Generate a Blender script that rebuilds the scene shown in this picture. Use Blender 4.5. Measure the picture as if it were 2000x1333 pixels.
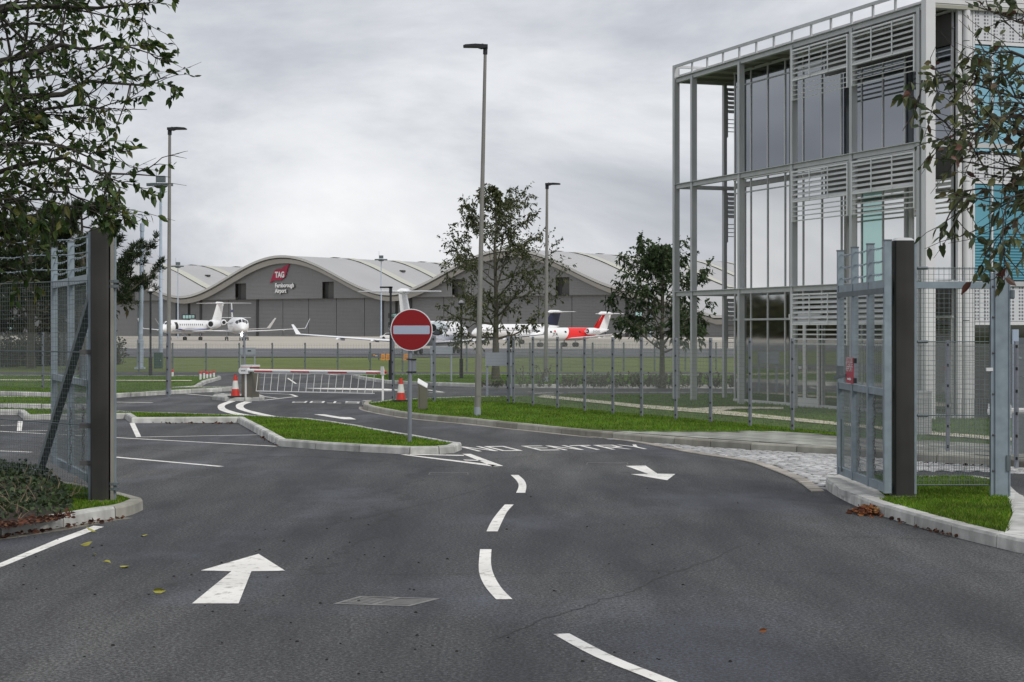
import bpy, bmesh, math, random
import numpy as np
from mathutils import Vector, Matrix
from mathutils.geometry import tessellate_polygon

for o in list(bpy.data.objects):
    bpy.data.objects.remove(o)
SC = bpy.context.scene
COL = SC.collection
R = math.radians

# ------------------------------------------------------------------ camera
F, H, YH = 3700.0, 1.9, 646.5          # focal length and horizon in photograph pixels (2000 wide), eye height in metres
cam = bpy.data.cameras.new('camera')
cam.sensor_width = 36.0
cam.lens = F / 2000.0 * 36.0
cam.shift_y = -20.0 / 2000.0
cam.clip_start = 0.1
cam.clip_end = 9000.0
camo = bpy.data.objects.new('camera', cam)
camo.location = (0, 0, H)
camo.rotation_euler = (R(90), 0, 0)
COL.objects.link(camo)
SC.camera = camo

# ------------------------------------------------------------------ sky, sun, exposure
SUN_EL, SUN_AZ = 42.0, 140.0           # azimuth clockwise from +Y (the view direction): behind the camera to the right
W = bpy.data.worlds.new('World')
SC.world = W
W.use_nodes = True
nt = W.node_tree
nt.nodes.clear()
def wn(t, **kw):
    n = nt.nodes.new(t)
    for k, v in kw.items():
        setattr(n, k, v)
    return n
out = wn('ShaderNodeOutputWorld')
sky = wn('ShaderNodeTexSky', sky_type='NISHITA', sun_disc=False)
sky.sun_elevation = R(SUN_EL)
sky.sun_rotation = R(SUN_AZ)
bg_sky = wn('ShaderNodeBackground')
bg_sky.inputs['Strength'].default_value = 0.09
nt.links.new(sky.outputs[0], bg_sky.inputs['Color'])
tc = wn('ShaderNodeTexCoord')
mp = wn('ShaderNodeMapping')
mp.inputs['Location'].default_value = (2.2, 7.7, 3.3)
mp.inputs['Rotation'].default_value = (0, R(28), 0)
mp.inputs['Scale'].default_value = (3.0, 3.0, 5.5)
nt.links.new(tc.outputs['Generated'], mp.inputs['Vector'])
n1 = wn('ShaderNodeTexNoise'); n1.inputs['Scale'].default_value = 1.0; n1.inputs['Detail'].default_value = 9.0
n1.inputs['Roughness'].default_value = 0.58; n1.inputs['Distortion'].default_value = 0.5
nt.links.new(mp.outputs[0], n1.inputs['Vector'])
cr = wn('ShaderNodeValToRGB')
els = cr.color_ramp.elements
els[0].position = 0.31; els[0].color = (0.31, 0.325, 0.365, 1)
els[1].position = 0.70; els[1].color = (0.77, 0.775, 0.79, 1)
e = els.new(0.44); e.color = (0.47, 0.485, 0.525, 1)
e = els.new(0.55); e.color = (0.635, 0.645, 0.67, 1)
nt.links.new(n1.outputs['Fac'], cr.inputs['Fac'])
bg_cl = wn('ShaderNodeBackground')
bg_cl.inputs['Strength'].default_value = 1.12
nt.links.new(cr.outputs[0], bg_cl.inputs['Color'])
mx = wn('ShaderNodeMixShader')
mx.inputs[0].default_value = 0.95
nt.links.new(bg_sky.outputs[0], mx.inputs[1]); nt.links.new(bg_cl.outputs[0], mx.inputs[2])
nt.links.new(mx.outputs[0], out.inputs['Surface'])

sunl = bpy.data.lights.new('sun', 'SUN')
sunl.energy = 1.5
sunl.angle = R(16)
sunl.color = (1.0, 0.965, 0.91)
suno = bpy.data.objects.new('sun', sunl)
sd = Vector((math.sin(R(SUN_AZ)) * math.cos(R(SUN_EL)), math.cos(R(SUN_AZ)) * math.cos(R(SUN_EL)), math.sin(R(SUN_EL))))
suno.rotation_euler = (-sd).to_track_quat('-Z', 'Y').to_euler()
suno.location = sd * 60
COL.objects.link(suno)

SC.view_settings.view_transform = 'Standard'
SC.view_settings.look = 'None'
SC.view_settings.exposure = 0.18
SC.view_settings.gamma = 1.0
SC.view_settings.use_curve_mapping = False
SC.render.engine = 'CYCLES'
SC.cycles.max_bounces = 6
SC.cycles.diffuse_bounces = 3
SC.cycles.glossy_bounces = 3
SC.cycles.transparent_max_bounces = 8

rng = random.Random(11)
nrng = np.random.default_rng(7)

# ------------------------------------------------------------------ materials
def srgb(r, g, b):
    f = lambda c: ((c / 255.0 + 0.055) / 1.055) ** 2.4 if c > 10 else c / 255.0 / 12.92
    return (f(r), f(g), f(b), 1.0)

def mat(name, col, rough=0.6, metal=0.0, var=0.0, vscale=3.0, bump=0.0, bscale=40.0, spec=0.5, var2=0.0, v2scale=0.4, streak=0.0):
    m = bpy.data.materials.new(name)
    m.use_nodes = True
    t = m.node_tree
    p = t.nodes['Principled BSDF']
    c = tuple(col) if len(col) == 4 else tuple(col) + (1.0,)
    p.inputs['Base Color'].default_value = c
    p.inputs['Roughness'].default_value = rough
    p.inputs['Metallic'].default_value = metal
    p.inputs['Specular IOR Level'].default_value = spec
    tcn = t.nodes.new('ShaderNodeTexCoord')
    last = None
    for amt, sc, det, stretch in ((var, vscale, 6, None), (var2, v2scale, 4, None), (streak, 5.0, 4, (1, 1, 0.06))):
        if amt <= 0:
            continue
        nz = t.nodes.new('ShaderNodeTexNoise')
        nz.inputs['Scale'].default_value = sc
        nz.inputs['Detail'].default_value = det
        if stretch:
            mpn = t.nodes.new('ShaderNodeMapping'); mpn.inputs['Scale'].default_value = stretch
            t.links.new(tcn.outputs['Object'], mpn.inputs['Vector']); t.links.new(mpn.outputs[0], nz.inputs['Vector'])
        else:
            t.links.new(tcn.outputs['Object'], nz.inputs['Vector'])
        mr = t.nodes.new('ShaderNodeMapRange')
        mr.inputs['From Min'].default_value = 0.3; mr.inputs['From Max'].default_value = 0.7
        mr.inputs['To Min'].default_value = 1 - amt; mr.inputs['To Max'].default_value = 1 + amt
        t.links.new(nz.outputs['Fac'], mr.inputs['Value'])
        vm = t.nodes.new('ShaderNodeVectorMath'); vm.operation = 'SCALE'
        if last is None:
            vm.inputs[0].default_value = c[:3]
        else:
            t.links.new(last.outputs[0], vm.inputs[0])
        t.links.new(mr.outputs[0], vm.inputs['Scale'])
        last = vm
    if last is not None:
        t.links.new(last.outputs[0], p.inputs['Base Color'])
    if bump > 0:
        nz = t.nodes.new('ShaderNodeTexNoise'); nz.inputs['Scale'].default_value = bscale; nz.inputs['Detail'].default_value = 4
        t.links.new(tcn.outputs['Object'], nz.inputs['Vector'])
        bp = t.nodes.new('ShaderNodeBump'); bp.inputs['Strength'].default_value = bump; bp.inputs['Distance'].default_value = 0.01
        t.links.new(nz.outputs['Fac'], bp.inputs['Height']); t.links.new(bp.outputs[0], p.inputs['Normal'])
    return m

def leafmat(name, ramp, rough=0.55, transl=0.35):
    """leaf colours vary from leaf to leaf (random per island)"""
    m = bpy.data.materials.new(name); m.use_nodes = True
    t = m.node_tree; p = t.nodes['Principled BSDF']
    g = t.nodes.new('ShaderNodeNewGeometry')
    r = t.nodes.new('ShaderNodeValToRGB')
    el = r.color_ramp.elements
    el[0].position, el[0].color = ramp[0][0], tuple(ramp[0][1]) + (1,)
    el[1].position, el[1].color = ramp[-1][0], tuple(ramp[-1][1]) + (1,)
    for pos, c in ramp[1:-1]:
        e = el.new(pos); e.color = tuple(c) + (1,)
    t.links.new(g.outputs['Random Per Island'], r.inputs['Fac'])
    t.links.new(r.outputs[0], p.inputs['Base Color'])
    p.inputs['Roughness'].default_value = rough
    p.inputs['Specular IOR Level'].default_value = 0.35
    tr = t.nodes.new('ShaderNodeBsdfTranslucent')
    t.links.new(r.outputs[0], tr.inputs['Color'])
    ms = t.nodes.new('ShaderNodeMixShader'); ms.inputs[0].default_value = transl
    o = t.nodes['Material Output']
    t.links.new(p.outputs[0], ms.inputs[1]); t.links.new(tr.outputs[0], ms.inputs[2]); t.links.new(ms.outputs[0], o.inputs['Surface'])
    return m

def asphalt_mat():
    m = bpy.data.materials.new('asphalt'); m.use_nodes = True
    t = m.node_tree; p = t.nodes['Principled BSDF']
    tcn = t.nodes.new('ShaderNodeTexCoord')
    def noise(scale, det=5, rough=0.55, stretch=None, rot=0):
        n = t.nodes.new('ShaderNodeTexNoise'); n.inputs['Scale'].default_value = scale
        n.inputs['Detail'].default_value = det; n.inputs['Roughness'].default_value = rough
        if stretch:
            q = t.nodes.new('ShaderNodeMapping'); q.inputs['Scale'].default_value = stretch; q.inputs['Rotation'].default_value = (0, 0, rot)
            t.links.new(tcn.outputs['Object'], q.inputs['Vector']); t.links.new(q.outputs[0], n.inputs['Vector'])
        else:
            t.links.new(tcn.outputs['Object'], n.inputs['Vector'])
        return n
    def ramp(src, pts):
        r = t.nodes.new('ShaderNodeValToRGB'); el = r.color_ramp.elements
        el[0].position, el[0].color = pts[0][0], (*pts[0][1], 1)
        el[1].position, el[1].color = pts[-1][0], (*pts[-1][1], 1)
        for q, c in pts[1:-1]:
            e = el.new(q); e.color = (*c, 1)
        t.links.new(src, r.inputs['Fac']); return r
    def mixc(a, b, fac, mode='MIX'):
        n = t.nodes.new('ShaderNodeMix'); n.data_type = 'RGBA'; n.blend_type = mode
        if isinstance(fac, (int, float)): n.inputs[0].default_value = fac
        else: t.links.new(fac, n.inputs[0])
        t.links.new(a, n.inputs[6]); t.links.new(b, n.inputs[7]); return n.outputs[2]
    big = noise(0.22, 5, 0.6, (1, 0.45, 1), 0.5)
    base = ramp(big.outputs['Fac'], [(0.34, (0.028, 0.030, 0.033)), (0.5, (0.045, 0.0465, 0.049)), (0.66, (0.070, 0.070, 0.069))])
    # grey dust bands swept along by tyres
    tyre = noise(0.6, 5, 0.6, (2.2, 0.32, 1), -0.62)
    tyr = ramp(tyre.outputs['Fac'], [(0.36, (0.58, 0.58, 0.60)), (0.64, (1.5, 1.48, 1.42))])
    c = mixc(base.outputs[0], tyr.outputs[0], 0.8, 'MULTIPLY')
    agg = noise(48, 4, 0.8)
    ag = ramp(agg.outputs['Fac'], [(0.42, (0.30, 0.305, 0.315)), (0.5, (0.92, 0.93, 0.95)), (0.58, (2.1, 2.1, 2.1))])
    c = mixc(c, ag.outputs[0], 0.9, 'MULTIPLY')
    agg2 = noise(26, 5, 0.75)
    ag2 = ramp(agg2.outputs['Fac'], [(0.42, (0.58, 0.585, 0.60)), (0.58, (1.48, 1.48, 1.48))])
    c = mixc(c, ag2.outputs[0], 0.8, 'MULTIPLY')
    # damp patches: smoother, the sky's wet sheen tinted blue into the colour
    damp = noise(0.42, 6, 0.62, (1, 0.6, 1), 1.1)
    dm = ramp(damp.outputs['Fac'], [(0.53, (0, 0, 0)), (0.64, (1, 1, 1))])
    dcol = t.nodes.new('ShaderNodeRGB'); dcol.outputs[0].default_value = (0.92, 0.99, 1.20, 1)
    dmul = mixc(c, dcol.outputs[0], 1.0, 'MULTIPLY')
    sc = t.nodes.new('ShaderNodeMath'); sc.operation = 'MULTIPLY'; sc.inputs[1].default_value = 0.85
    t.links.new(dm.outputs[0], sc.inputs[0])
    c = mixc(c, dmul, sc.outputs[0])
    # hairline cracks and joints
    vor = t.nodes.new('ShaderNodeTexVoronoi'); vor.feature = 'DISTANCE_TO_EDGE'; vor.inputs['Scale'].default_value = 0.11
    wob = noise(0.9, 5, 0.65)
    wm = t.nodes.new('ShaderNodeVectorMath'); wm.operation = 'MULTIPLY_ADD'
    wm.inputs[1].default_value = (1.6, 1.6, 0); 
    t.links.new(wob.outputs['Color'], wm.inputs[0]); t.links.new(tcn.outputs['Object'], wm.inputs[2]); t.links.new(wm.outputs[0], vor.inputs['Vector'])
    ck = ramp(vor.outputs['Distance'], [(0.0, (0.45, 0.45, 0.45)), (0.0022, (0.62, 0.62, 0.62)), (0.004, (1, 1, 1))])
    c = mixc(c, ck.outputs[0], 0.85, 'MULTIPLY')
    t.links.new(c, p.inputs['Base Color'])
    rr = t.nodes.new('ShaderNodeMapRange'); rr.inputs['To Min'].default_value = 0.85; rr.inputs['To Max'].default_value = 0.66
    t.links.new(dm.outputs[0], rr.inputs['Value']); t.links.new(rr.outputs[0], p.inputs['Roughness'])
    p.inputs['Specular IOR Level'].default_value = 0.42
    bp = t.nodes.new('ShaderNodeBump'); bp.inputs['Strength'].default_value = 0.55; bp.inputs['Distance'].default_value = 0.006
    t.links.new(agg.outputs['Fac'], bp.inputs['Height']); t.links.new(bp.outputs[0], p.inputs['Normal'])
    return m

def paint_mat():
    """thermoplastic road paint, worn and dirty with tiny chips"""
    m = mat('road_paint', (0.80, 0.785, 0.74), rough=0.65, var=0.12, vscale=1.3, bump=0.3, bscale=80)
    t = m.node_tree; p = t.nodes['Principled BSDF']
    src = p.inputs['Base Color'].links[0].from_socket
    tcn = t.nodes.new('ShaderNodeTexCoord')
    n = t.nodes.new('ShaderNodeTexNoise'); n.inputs['Scale'].default_value = 7; n.inputs['Detail'].default_value = 9; n.inputs['Roughness'].default_value = 0.75
    t.links.new(tcn.outputs['Object'], n.inputs['Vector'])
    r = t.nodes.new('ShaderNodeValToRGB'); r.color_ramp.elements[0].position = 0.36; r.color_ramp.elements[1].position = 0.47
    r.color_ramp.elements[0].color = (0.33, 0.31, 0.29, 1)
    t.links.new(n.outputs['Fac'], r.inputs['Fac'])
    x = t.nodes.new('ShaderNodeMix'); x.data_type = 'RGBA'; x.blend_type = 'MULTIPLY'; x.inputs[0].default_value = 0.9
    t.links.new(src, x.inputs[6]); t.links.new(r.outputs[0], x.inputs[7]); t.links.new(x.outputs[2], p.inputs['Base Color'])
    return m

def cladding_mat(name, col, pitch, depth=0.02):
    """horizontal profiled metal cladding"""
    m = mat(name, col, rough=0.5, var=0.05, vscale=0.08, streak=0.06)
    t = m.node_tree; p = t.nodes['Principled BSDF']
    tcn = t.nodes.new('ShaderNodeTexCoord'); s = t.nodes.new('ShaderNodeSeparateXYZ'); t.links.new(tcn.outputs['Object'], s.inputs[0])
    w = t.nodes.new('ShaderNodeMath'); w.operation = 'MULTIPLY'; w.inputs[1].default_value = 2 * math.pi / pitch
    t.links.new(s.outputs['Z'], w.inputs[0])
    sn = t.nodes.new('ShaderNodeMath'); sn.operation = 'SINE'; t.links.new(w.outputs[0], sn.inputs[0])
    bp = t.nodes.new('ShaderNodeBump'); bp.inputs['Strength'].default_value = 0.6; bp.inputs['Distance'].default_value = depth
    t.links.new(sn.outputs[0], bp.inputs['Height']); t.links.new(bp.outputs[0], p.inputs['Normal'])
    return m

M = {}
M['asphalt'] = asphalt_mat()
M['paint'] = paint_mat()
M['taxiway'] = mat('taxiway_asphalt', (0.085, 0.088, 0.10), 0.85, var=0.12, vscale=0.08)
M['apron'] = mat('apron_concrete', (0.42, 0.385, 0.33), 0.9, var=0.06, vscale=0.05, var2=0.05, v2scale=0.9)
M['grass'] = mat('grass_soil', (0.070, 0.135, 0.009), 0.95, var=0.30, vscale=3.0, bump=0.8, bscale=45, spec=0.1, var2=0.22, v2scale=0.35)
M['airgrass'] = mat('airfield_grass', (0.125, 0.158, 0.045), 0.95, var=0.16, vscale=0.5, var2=0.14, v2scale=0.05, spec=0.1, bump=0.5, bscale=6)
M['blade'] = leafmat('grass_blades', [(0.0, (0.045, 0.110, 0.004)), (0.5, (0.092, 0.190, 0.007)), (0.9, (0.145, 0.235, 0.014)), (1.0, (0.23, 0.20, 0.05))], 0.7, 0.3)
def patchy(m, lo=0.62, hi=1.35, scale=0.9):
    t = m.node_tree
    r = [n for n in t.nodes if n.type == 'VALTORGB'][0]
    tcn = t.nodes.new('ShaderNodeTexCoord'); nz = t.nodes.new('ShaderNodeTexNoise'); nz.inputs['Scale'].default_value = scale; nz.inputs['Detail'].default_value = 6; nz.inputs['Roughness'].default_value = 0.65
    t.links.new(tcn.outputs['Object'], nz.inputs['Vector'])
    r2 = t.nodes.new('ShaderNodeValToRGB'); e = r2.color_ramp.elements
    e[0].position = 0.36; e[0].color = (lo * 1.12, lo, lo * 1.3, 1); e[1].position = 0.62; e[1].color = (hi, hi, hi, 1)
    t.links.new(nz.outputs['Fac'], r2.inputs['Fac'])
    x = t.nodes.new('ShaderNodeMix'); x.data_type = 'RGBA'; x.blend_type = 'MULTIPLY'; x.inputs[0].default_value = 1
    outs = [l.to_socket for l in r.outputs[0].links]
    t.links.new(r.outputs[0], x.inputs[6]); t.links.new(r2.outputs[0], x.inputs[7])
    for o in outs: t.links.new(x.outputs[2], o)
patchy(M['blade'])
M['kerb'] = mat('kerb_concrete', (0.48, 0.48, 0.455), 0.85, var=0.20, vscale=5.0, bump=0.5, bscale=60, var2=0.16, v2scale=0.8, streak=0.14)
M['kerb_mid'] = mat('kerb_grimy', (0.34, 0.33, 0.285), 0.9, var=0.2, vscale=2.6, bump=0.4, bscale=60, streak=0.12)
M['kerb_dark'] = mat('kerb_weathered', (0.30, 0.285, 0.235), 0.9, var=0.22, vscale=3.0, bump=0.4, bscale=60, streak=0.15)
def per_object(m, lo=0.80, hi=1.14):
    t = m.node_tree; p = t.nodes['Principled BSDF']; src = p.inputs['Base Color'].links[0].from_socket
    oi = t.nodes.new('ShaderNodeObjectInfo'); mr = t.nodes.new('ShaderNodeMapRange'); mr.inputs['To Min'].default_value = lo; mr.inputs['To Max'].default_value = hi
    t.links.new(oi.outputs['Random'], mr.inputs['Value'])
    vm = t.nodes.new('ShaderNodeVectorMath'); vm.operation = 'SCALE'
    t.links.new(src, vm.inputs[0]); t.links.new(mr.outputs[0], vm.inputs['Scale']); t.links.new(vm.outputs[0], p.inputs['Base Color'])
for k_ in ('kerb', 'kerb_mid', 'kerb_dark'): per_object(M[k_])
M['channel'] = mat('channel_stone', (0.36, 0.33, 0.29), 0.9, var=0.18, vscale=4, bump=0.4, bscale=50)
M['channel_dirty'] = mat('channel_dirty', (0.17, 0.155, 0.125), 0.95, var=0.25, vscale=4, bump=0.4, bscale=50)
M['sett'] = mat('granite_sett', (0.47, 0.47, 0.47), 0.8, var=0.22, vscale=5, bump=0.7, bscale=35)
M['joint'] = mat('joint_mortar', (0.06, 0.06, 0.05), 0.95, var=0.3, vscale=6)
M['slab'] = mat('paving_slab', (0.30, 0.305, 0.27), 0.9, var=0.25, vscale=2.0, bump=0.3, bscale=50, var2=0.15, v2scale=0.6)
per_object(M['sett'], .72, 1.2); per_object(M['slab'], .75, 1.2); per_object(M['channel'], .75, 1.2)
M['path'] = mat('cream_path', (0.68, 0.62, 0.48), 0.9, var=0.08, vscale=2)
M['galv'] = mat('galvanised_steel', (0.25, 0.305, 0.34), 0.5, metal=0.35, var=0.12, vscale=9, var2=0.10, v2scale=2)
M['galv_dark'] = mat('galvanised_dull', (0.12, 0.145, 0.155), 0.6, metal=0.3, var=0.15, vscale=6)
M['wire'] = mat('wire', (0.22, 0.235, 0.23), 0.6, metal=0.2)
M['wire_near'] = mat('wire_near', (0.15, 0.175, 0.18), 0.55, metal=0.3)
M['fencepost'] = mat('fence_post_grey', (0.19, 0.205, 0.24), 0.55, var=0.08, vscale=4)
M['black'] = mat('black_plastic', (0.012, 0.012, 0.013), 0.5)
M['blackpaint'] = mat('black_paint', (0.018, 0.019, 0.022), 0.4)
M['gatepost'] = mat('painted_brown_grey_post', (0.024, 0.023, 0.020), 0.6, var=0.30, vscale=2.5, var2=0.35, v2scale=0.9, streak=0.40)
M['gatepost_side'] = mat('post_cover', (0.25, 0.24, 0.21), 0.6, var=0.12, vscale=4)
M['lamp'] = mat('lamp_column_paint', (0.205, 0.20, 0.185), 0.5, var=0.10, vscale=3, streak=0.08)
M['lamphead'] = mat('lamp_head', (0.012, 0.013, 0.015), 0.45)
M['frame'] = mat('frame_paint_light_grey', (0.47, 0.48, 0.485), 0.45, var=0.06, vscale=2, streak=0.06)
M['frame_white'] = mat('frame_paint_white', (0.66, 0.66, 0.67), 0.4, var=0.04, vscale=2)
M['louvre'] = mat('louvre_aluminium', (0.70, 0.71, 0.71), 0.4, metal=0.1, var=0.05, vscale=3)
M['soffit'] = mat('soffit_sheet', (0.34, 0.335, 0.28), 0.7, var=0.06, vscale=1)
M['spandrel'] = mat('dark_spandrel', (0.055, 0.055, 0.05), 0.45, var=0.06)
M['glass_mid'] = mat('mirror_glass_bright_sky_tint', (0.90, 0.895, 0.87), 0.03, metal=1.0)  # middle floor: bright sky reflection put into a paler tint
M['glass_top'] = mat('mirror_glass_dark_cloud_tint', (0.29, 0.305, 0.325), 0.04, metal=1.0)  # top floor: dark cloud reflection painted in as a darker tint
M['glass_low'] = mat('glass_ground_floor', (0.42, 0.43, 0.425), 0.03, metal=1.0)  # ground floor: its darker reflections put into the tint as well
M['glass_teal'] = mat('teal_glass', (0.17, 0.41, 0.48), 0.03, metal=1.0)
M['glass_cyan'] = mat('cyan_glass', (0.38, 0.68, 0.76), 0.03, metal=1.0)
M['glass_green'] = mat('green_glass', (0.46, 0.66, 0.61), 0.05, metal=1.0)
M['glass_dark'] = mat('dark_glass', (0.10, 0.105, 0.085), 0.04, metal=1.0)
M['blind'] = mat('louvred_cyan_glass', (0.05, 0.17, 0.22), 0.08, metal=1.0)
M['roofwhite'] = mat('parapet_white', (0.62, 0.62, 0.62), 0.6, var=0.04)
M['hwall'] = cladding_mat('hangar_cladding', (0.212, 0.215, 0.217), 0.48, 0.05)
M['hwall2'] = cladding_mat('hangar_door_cladding', (0.190, 0.193, 0.195), 0.48, 0.05)
M['hrecess'] = mat('hangar_recess_panel', (0.095, 0.095, 0.092), 0.7)
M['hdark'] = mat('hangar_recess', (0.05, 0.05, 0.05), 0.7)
M['hroof'] = mat('hangar_roof_sheet', (0.405, 0.405, 0.405), 0.55, var=0.05, vscale=0.05)
M['hstrip'] = mat('roof_light_strip', (0.49, 0.49, 0.42), 0.5)
M['fascia'] = mat('hangar_fascia', (0.44, 0.435, 0.415), 0.6, var=0.07, vscale=0.2)
M['fascia2'] = mat('hangar_eaves', (0.52, 0.515, 0.495), 0.6, var=0.05, vscale=0.2)
M['logo'] = mat('sign_crimson', (0.36, 0.012, 0.055), 0.4)
M['white'] = mat('white_paint', (0.80, 0.80, 0.80), 0.35)
M['plane_white'] = mat('aircraft_white', (0.82, 0.82, 0.83), 0.22)
M['plane_grey'] = mat('aircraft_grey', (0.45, 0.47, 0.52), 0.3)
M['plane_blue'] = mat('aircraft_blue', (0.03, 0.07, 0.33), 0.3)
M['plane_navy'] = mat('aircraft_navy', (0.012, 0.014, 0.045), 0.3)
M['plane_red'] = mat('aircraft_red', (0.75, 0.02, 0.02), 0.3)
M['chrome'] = mat('polished_metal', (0.60, 0.66, 0.66), 0.08, metal=1.0)
M['window'] = mat('aircraft_window', (0.03, 0.035, 0.04), 0.15)
M['tyre'] = mat('tyre_rubber', (0.02, 0.02, 0.02), 0.8)
M['red'] = mat('barrier_red', (0.55, 0.01, 0.015), 0.4)
M['signred'] = mat('sign_red', (0.23, 0.001, 0.004), 0.35)
M['signwhite'] = mat('sign_white', (0.38, 0.42, 0.52), 0.35)
M['signrim'] = mat('sign_rim', (0.72, 0.74, 0.76), 0.4)
M['conered'] = mat('cone_red', (0.55, 0.035, 0.02), 0.5, var=0.08, vscale=6)
M['conewhite'] = mat('cone_reflective', (0.68, 0.68, 0.65), 0.5, var=0.1, vscale=8)
M['cabinet'] = mat('barrier_cabinet', (0.155, 0.145, 0.115), 0.5, metal=0.2, var=0.08)
M['green'] = mat('cabinet_green', (0.025, 0.075, 0.055), 0.5, var=0.08)
M['mast'] = mat('mast_pale_blue', (0.36, 0.43, 0.53), 0.5, var=0.06)
M['grey'] = mat('sign_back_grey', (0.30, 0.33, 0.38), 0.55, var=0.05)
M['orange'] = mat('orange_plastic', (0.65, 0.25, 0.02), 0.5, var=0.1, vscale=4)
M['darkboard'] = mat('dark_board', (0.12, 0.13, 0.15), 0.5)
M['bark'] = mat('bark', (0.085, 0.078, 0.058), 0.9, var=0.3, vscale=14, bump=0.7, bscale=50)
M['twig'] = mat('twig_bark', (0.05, 0.045, 0.036), 0.9, var=0.2, vscale=8)
M['leaf_near'] = leafmat('leaf_dark_green', [(0.0, (0.022, 0.045, 0.010)), (0.55, (0.045, 0.085, 0.018)), (0.88, (0.085, 0.125, 0.022)), (1.0, (0.14, 0.13, 0.03))], 0.5, 0.28)
M['leaf_right'] = leafmat('leaf_autumn_green', [(0.0, (0.050, 0.075, 0.030)), (0.45, (0.095, 0.12, 0.055)), (0.80, (0.15, 0.16, 0.055)), (0.92, (0.11, 0.065, 0.045)), (1.0, (0.15, 0.06, 0.045))], 0.45, 0.25)
M['leaf_mid'] = leafmat('leaf_olive', [(0.0, (0.035, 0.050, 0.018)), (0.6, (0.080, 0.098, 0.036)), (1.0, (0.14, 0.14, 0.06))], 0.6, 0.25)
M['leaf_mid2'] = leafmat('leaf_deep_green', [(0.0, (0.026, 0.052, 0.018)), (0.6, (0.055, 0.092, 0.034)), (1.0, (0.10, 0.125, 0.055))], 0.6, 0.25)
M['needle'] = leafmat('pine_needles', [(0.0, (0.014, 0.026, 0.010)), (0.6, (0.028, 0.046, 0.018)), (1.0, (0.055, 0.068, 0.028))], 0.7, 0.15)
M['leaf_far'] = leafmat('leaf_background', [(0.0, (0.018, 0.024, 0.008)), (0.6, (0.040, 0.046, 0.017)), (1.0, (0.085, 0.07, 0.03))], 0.7, 0.2)
M['ivy'] = leafmat('ivy_leaves', [(0.0, (0.012, 0.024, 0.009)), (0.6, (0.028, 0.052, 0.018)), (1.0, (0.07, 0.10, 0.035))], 0.6, 0.15)
M['soil'] = mat('dark_soil', (0.035, 0.024, 0.018), 0.95, var=0.35, vscale=12, bump=0.8, bscale=30)
M['stem'] = mat('dry_stem', (0.23, 0.17, 0.11), 0.9, var=0.2, vscale=9)
M['shrub'] = leafmat('shrub_leaves', [(0.0, (0.08, 0.085, 0.06)), (0.6, (0.125, 0.13, 0.09)), (1.0, (0.17, 0.16, 0.12))], 0.7, 0.2)
M['deadleaf'] = leafmat('dead_leaves', [(0.0, (0.05, 0.018, 0.012)), (0.4, (0.15, 0.05, 0.025)), (0.75, (0.30, 0.12, 0.04)), (1.0, (0.42, 0.28, 0.10))], 0.7, 0.15)
M['litter'] = leafmat('leaf_litter', [(0.0, (0.03, 0.014, 0.010)), (0.5, (0.075, 0.03, 0.018)), (0.85, (0.14, 0.055, 0.03)), (1.0, (0.22, 0.12, 0.06))], 0.8, 0.1)
M['yellowleaf'] = mat('yellow_leaf', (0.34, 0.32, 0.06), 0.6, var=0.25, vscale=25)
M['crack'] = mat('sealed_crack', (0.030, 0.030, 0.031), 0.8, var=0.3, vscale=9)
M['grit'] = mat('grit', (0.012, 0.011, 0.010), 0.9)
M['iron'] = mat('cast_iron', (0.10, 0.10, 0.10), 0.6, metal=0.4, var=0.25, vscale=14)
M['ironlight'] = mat('worn_iron', (0.20, 0.195, 0.185), 0.55, metal=0.3, var=0.25, vscale=12)
M['redsign'] = mat('red_notice', (0.42, 0.014, 0.045), 0.45)
M['stone'] = mat('stone_plinth', (0.36, 0.37, 0.38), 0.8, var=0.1, vscale=4)
M['perf'] = mat('perforated_panel', (0.60, 0.61, 0.63), 0.5, var=0.04)
def perf():
    m = M['perf']; t = m.node_tree; p = t.nodes['Principled BSDF']
    src = p.inputs['Base Color'].links[0].from_socket
    tcn = t.nodes.new('ShaderNodeTexCoord')
    v = t.nodes.new('ShaderNodeTexVoronoi'); v.inputs['Scale'].default_value = 14; v.inputs['Randomness'].default_value = 0.0
    t.links.new(tcn.outputs['Object'], v.inputs['Vector'])
    r = t.nodes.new('ShaderNodeValToRGB'); r.color_ramp.elements[0].position = 0.33; r.color_ramp.elements[1].position = 0.40
    r.color_ramp.elements[0].color = (0.25, 0.25, 0.27, 1)
    t.links.new(v.outputs['Distance'], r.inputs['Fac'])
    x = t.nodes.new('ShaderNodeMix'); x.data_type = 'RGBA'; x.blend_type = 'MULTIPLY'; x.inputs[0].default_value = 1
    t.links.new(src, x.inputs[6]); t.links.new(r.outputs[0], x.inputs[7]); t.links.new(x.outputs[2], p.inputs['Base Color'])
perf()

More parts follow.
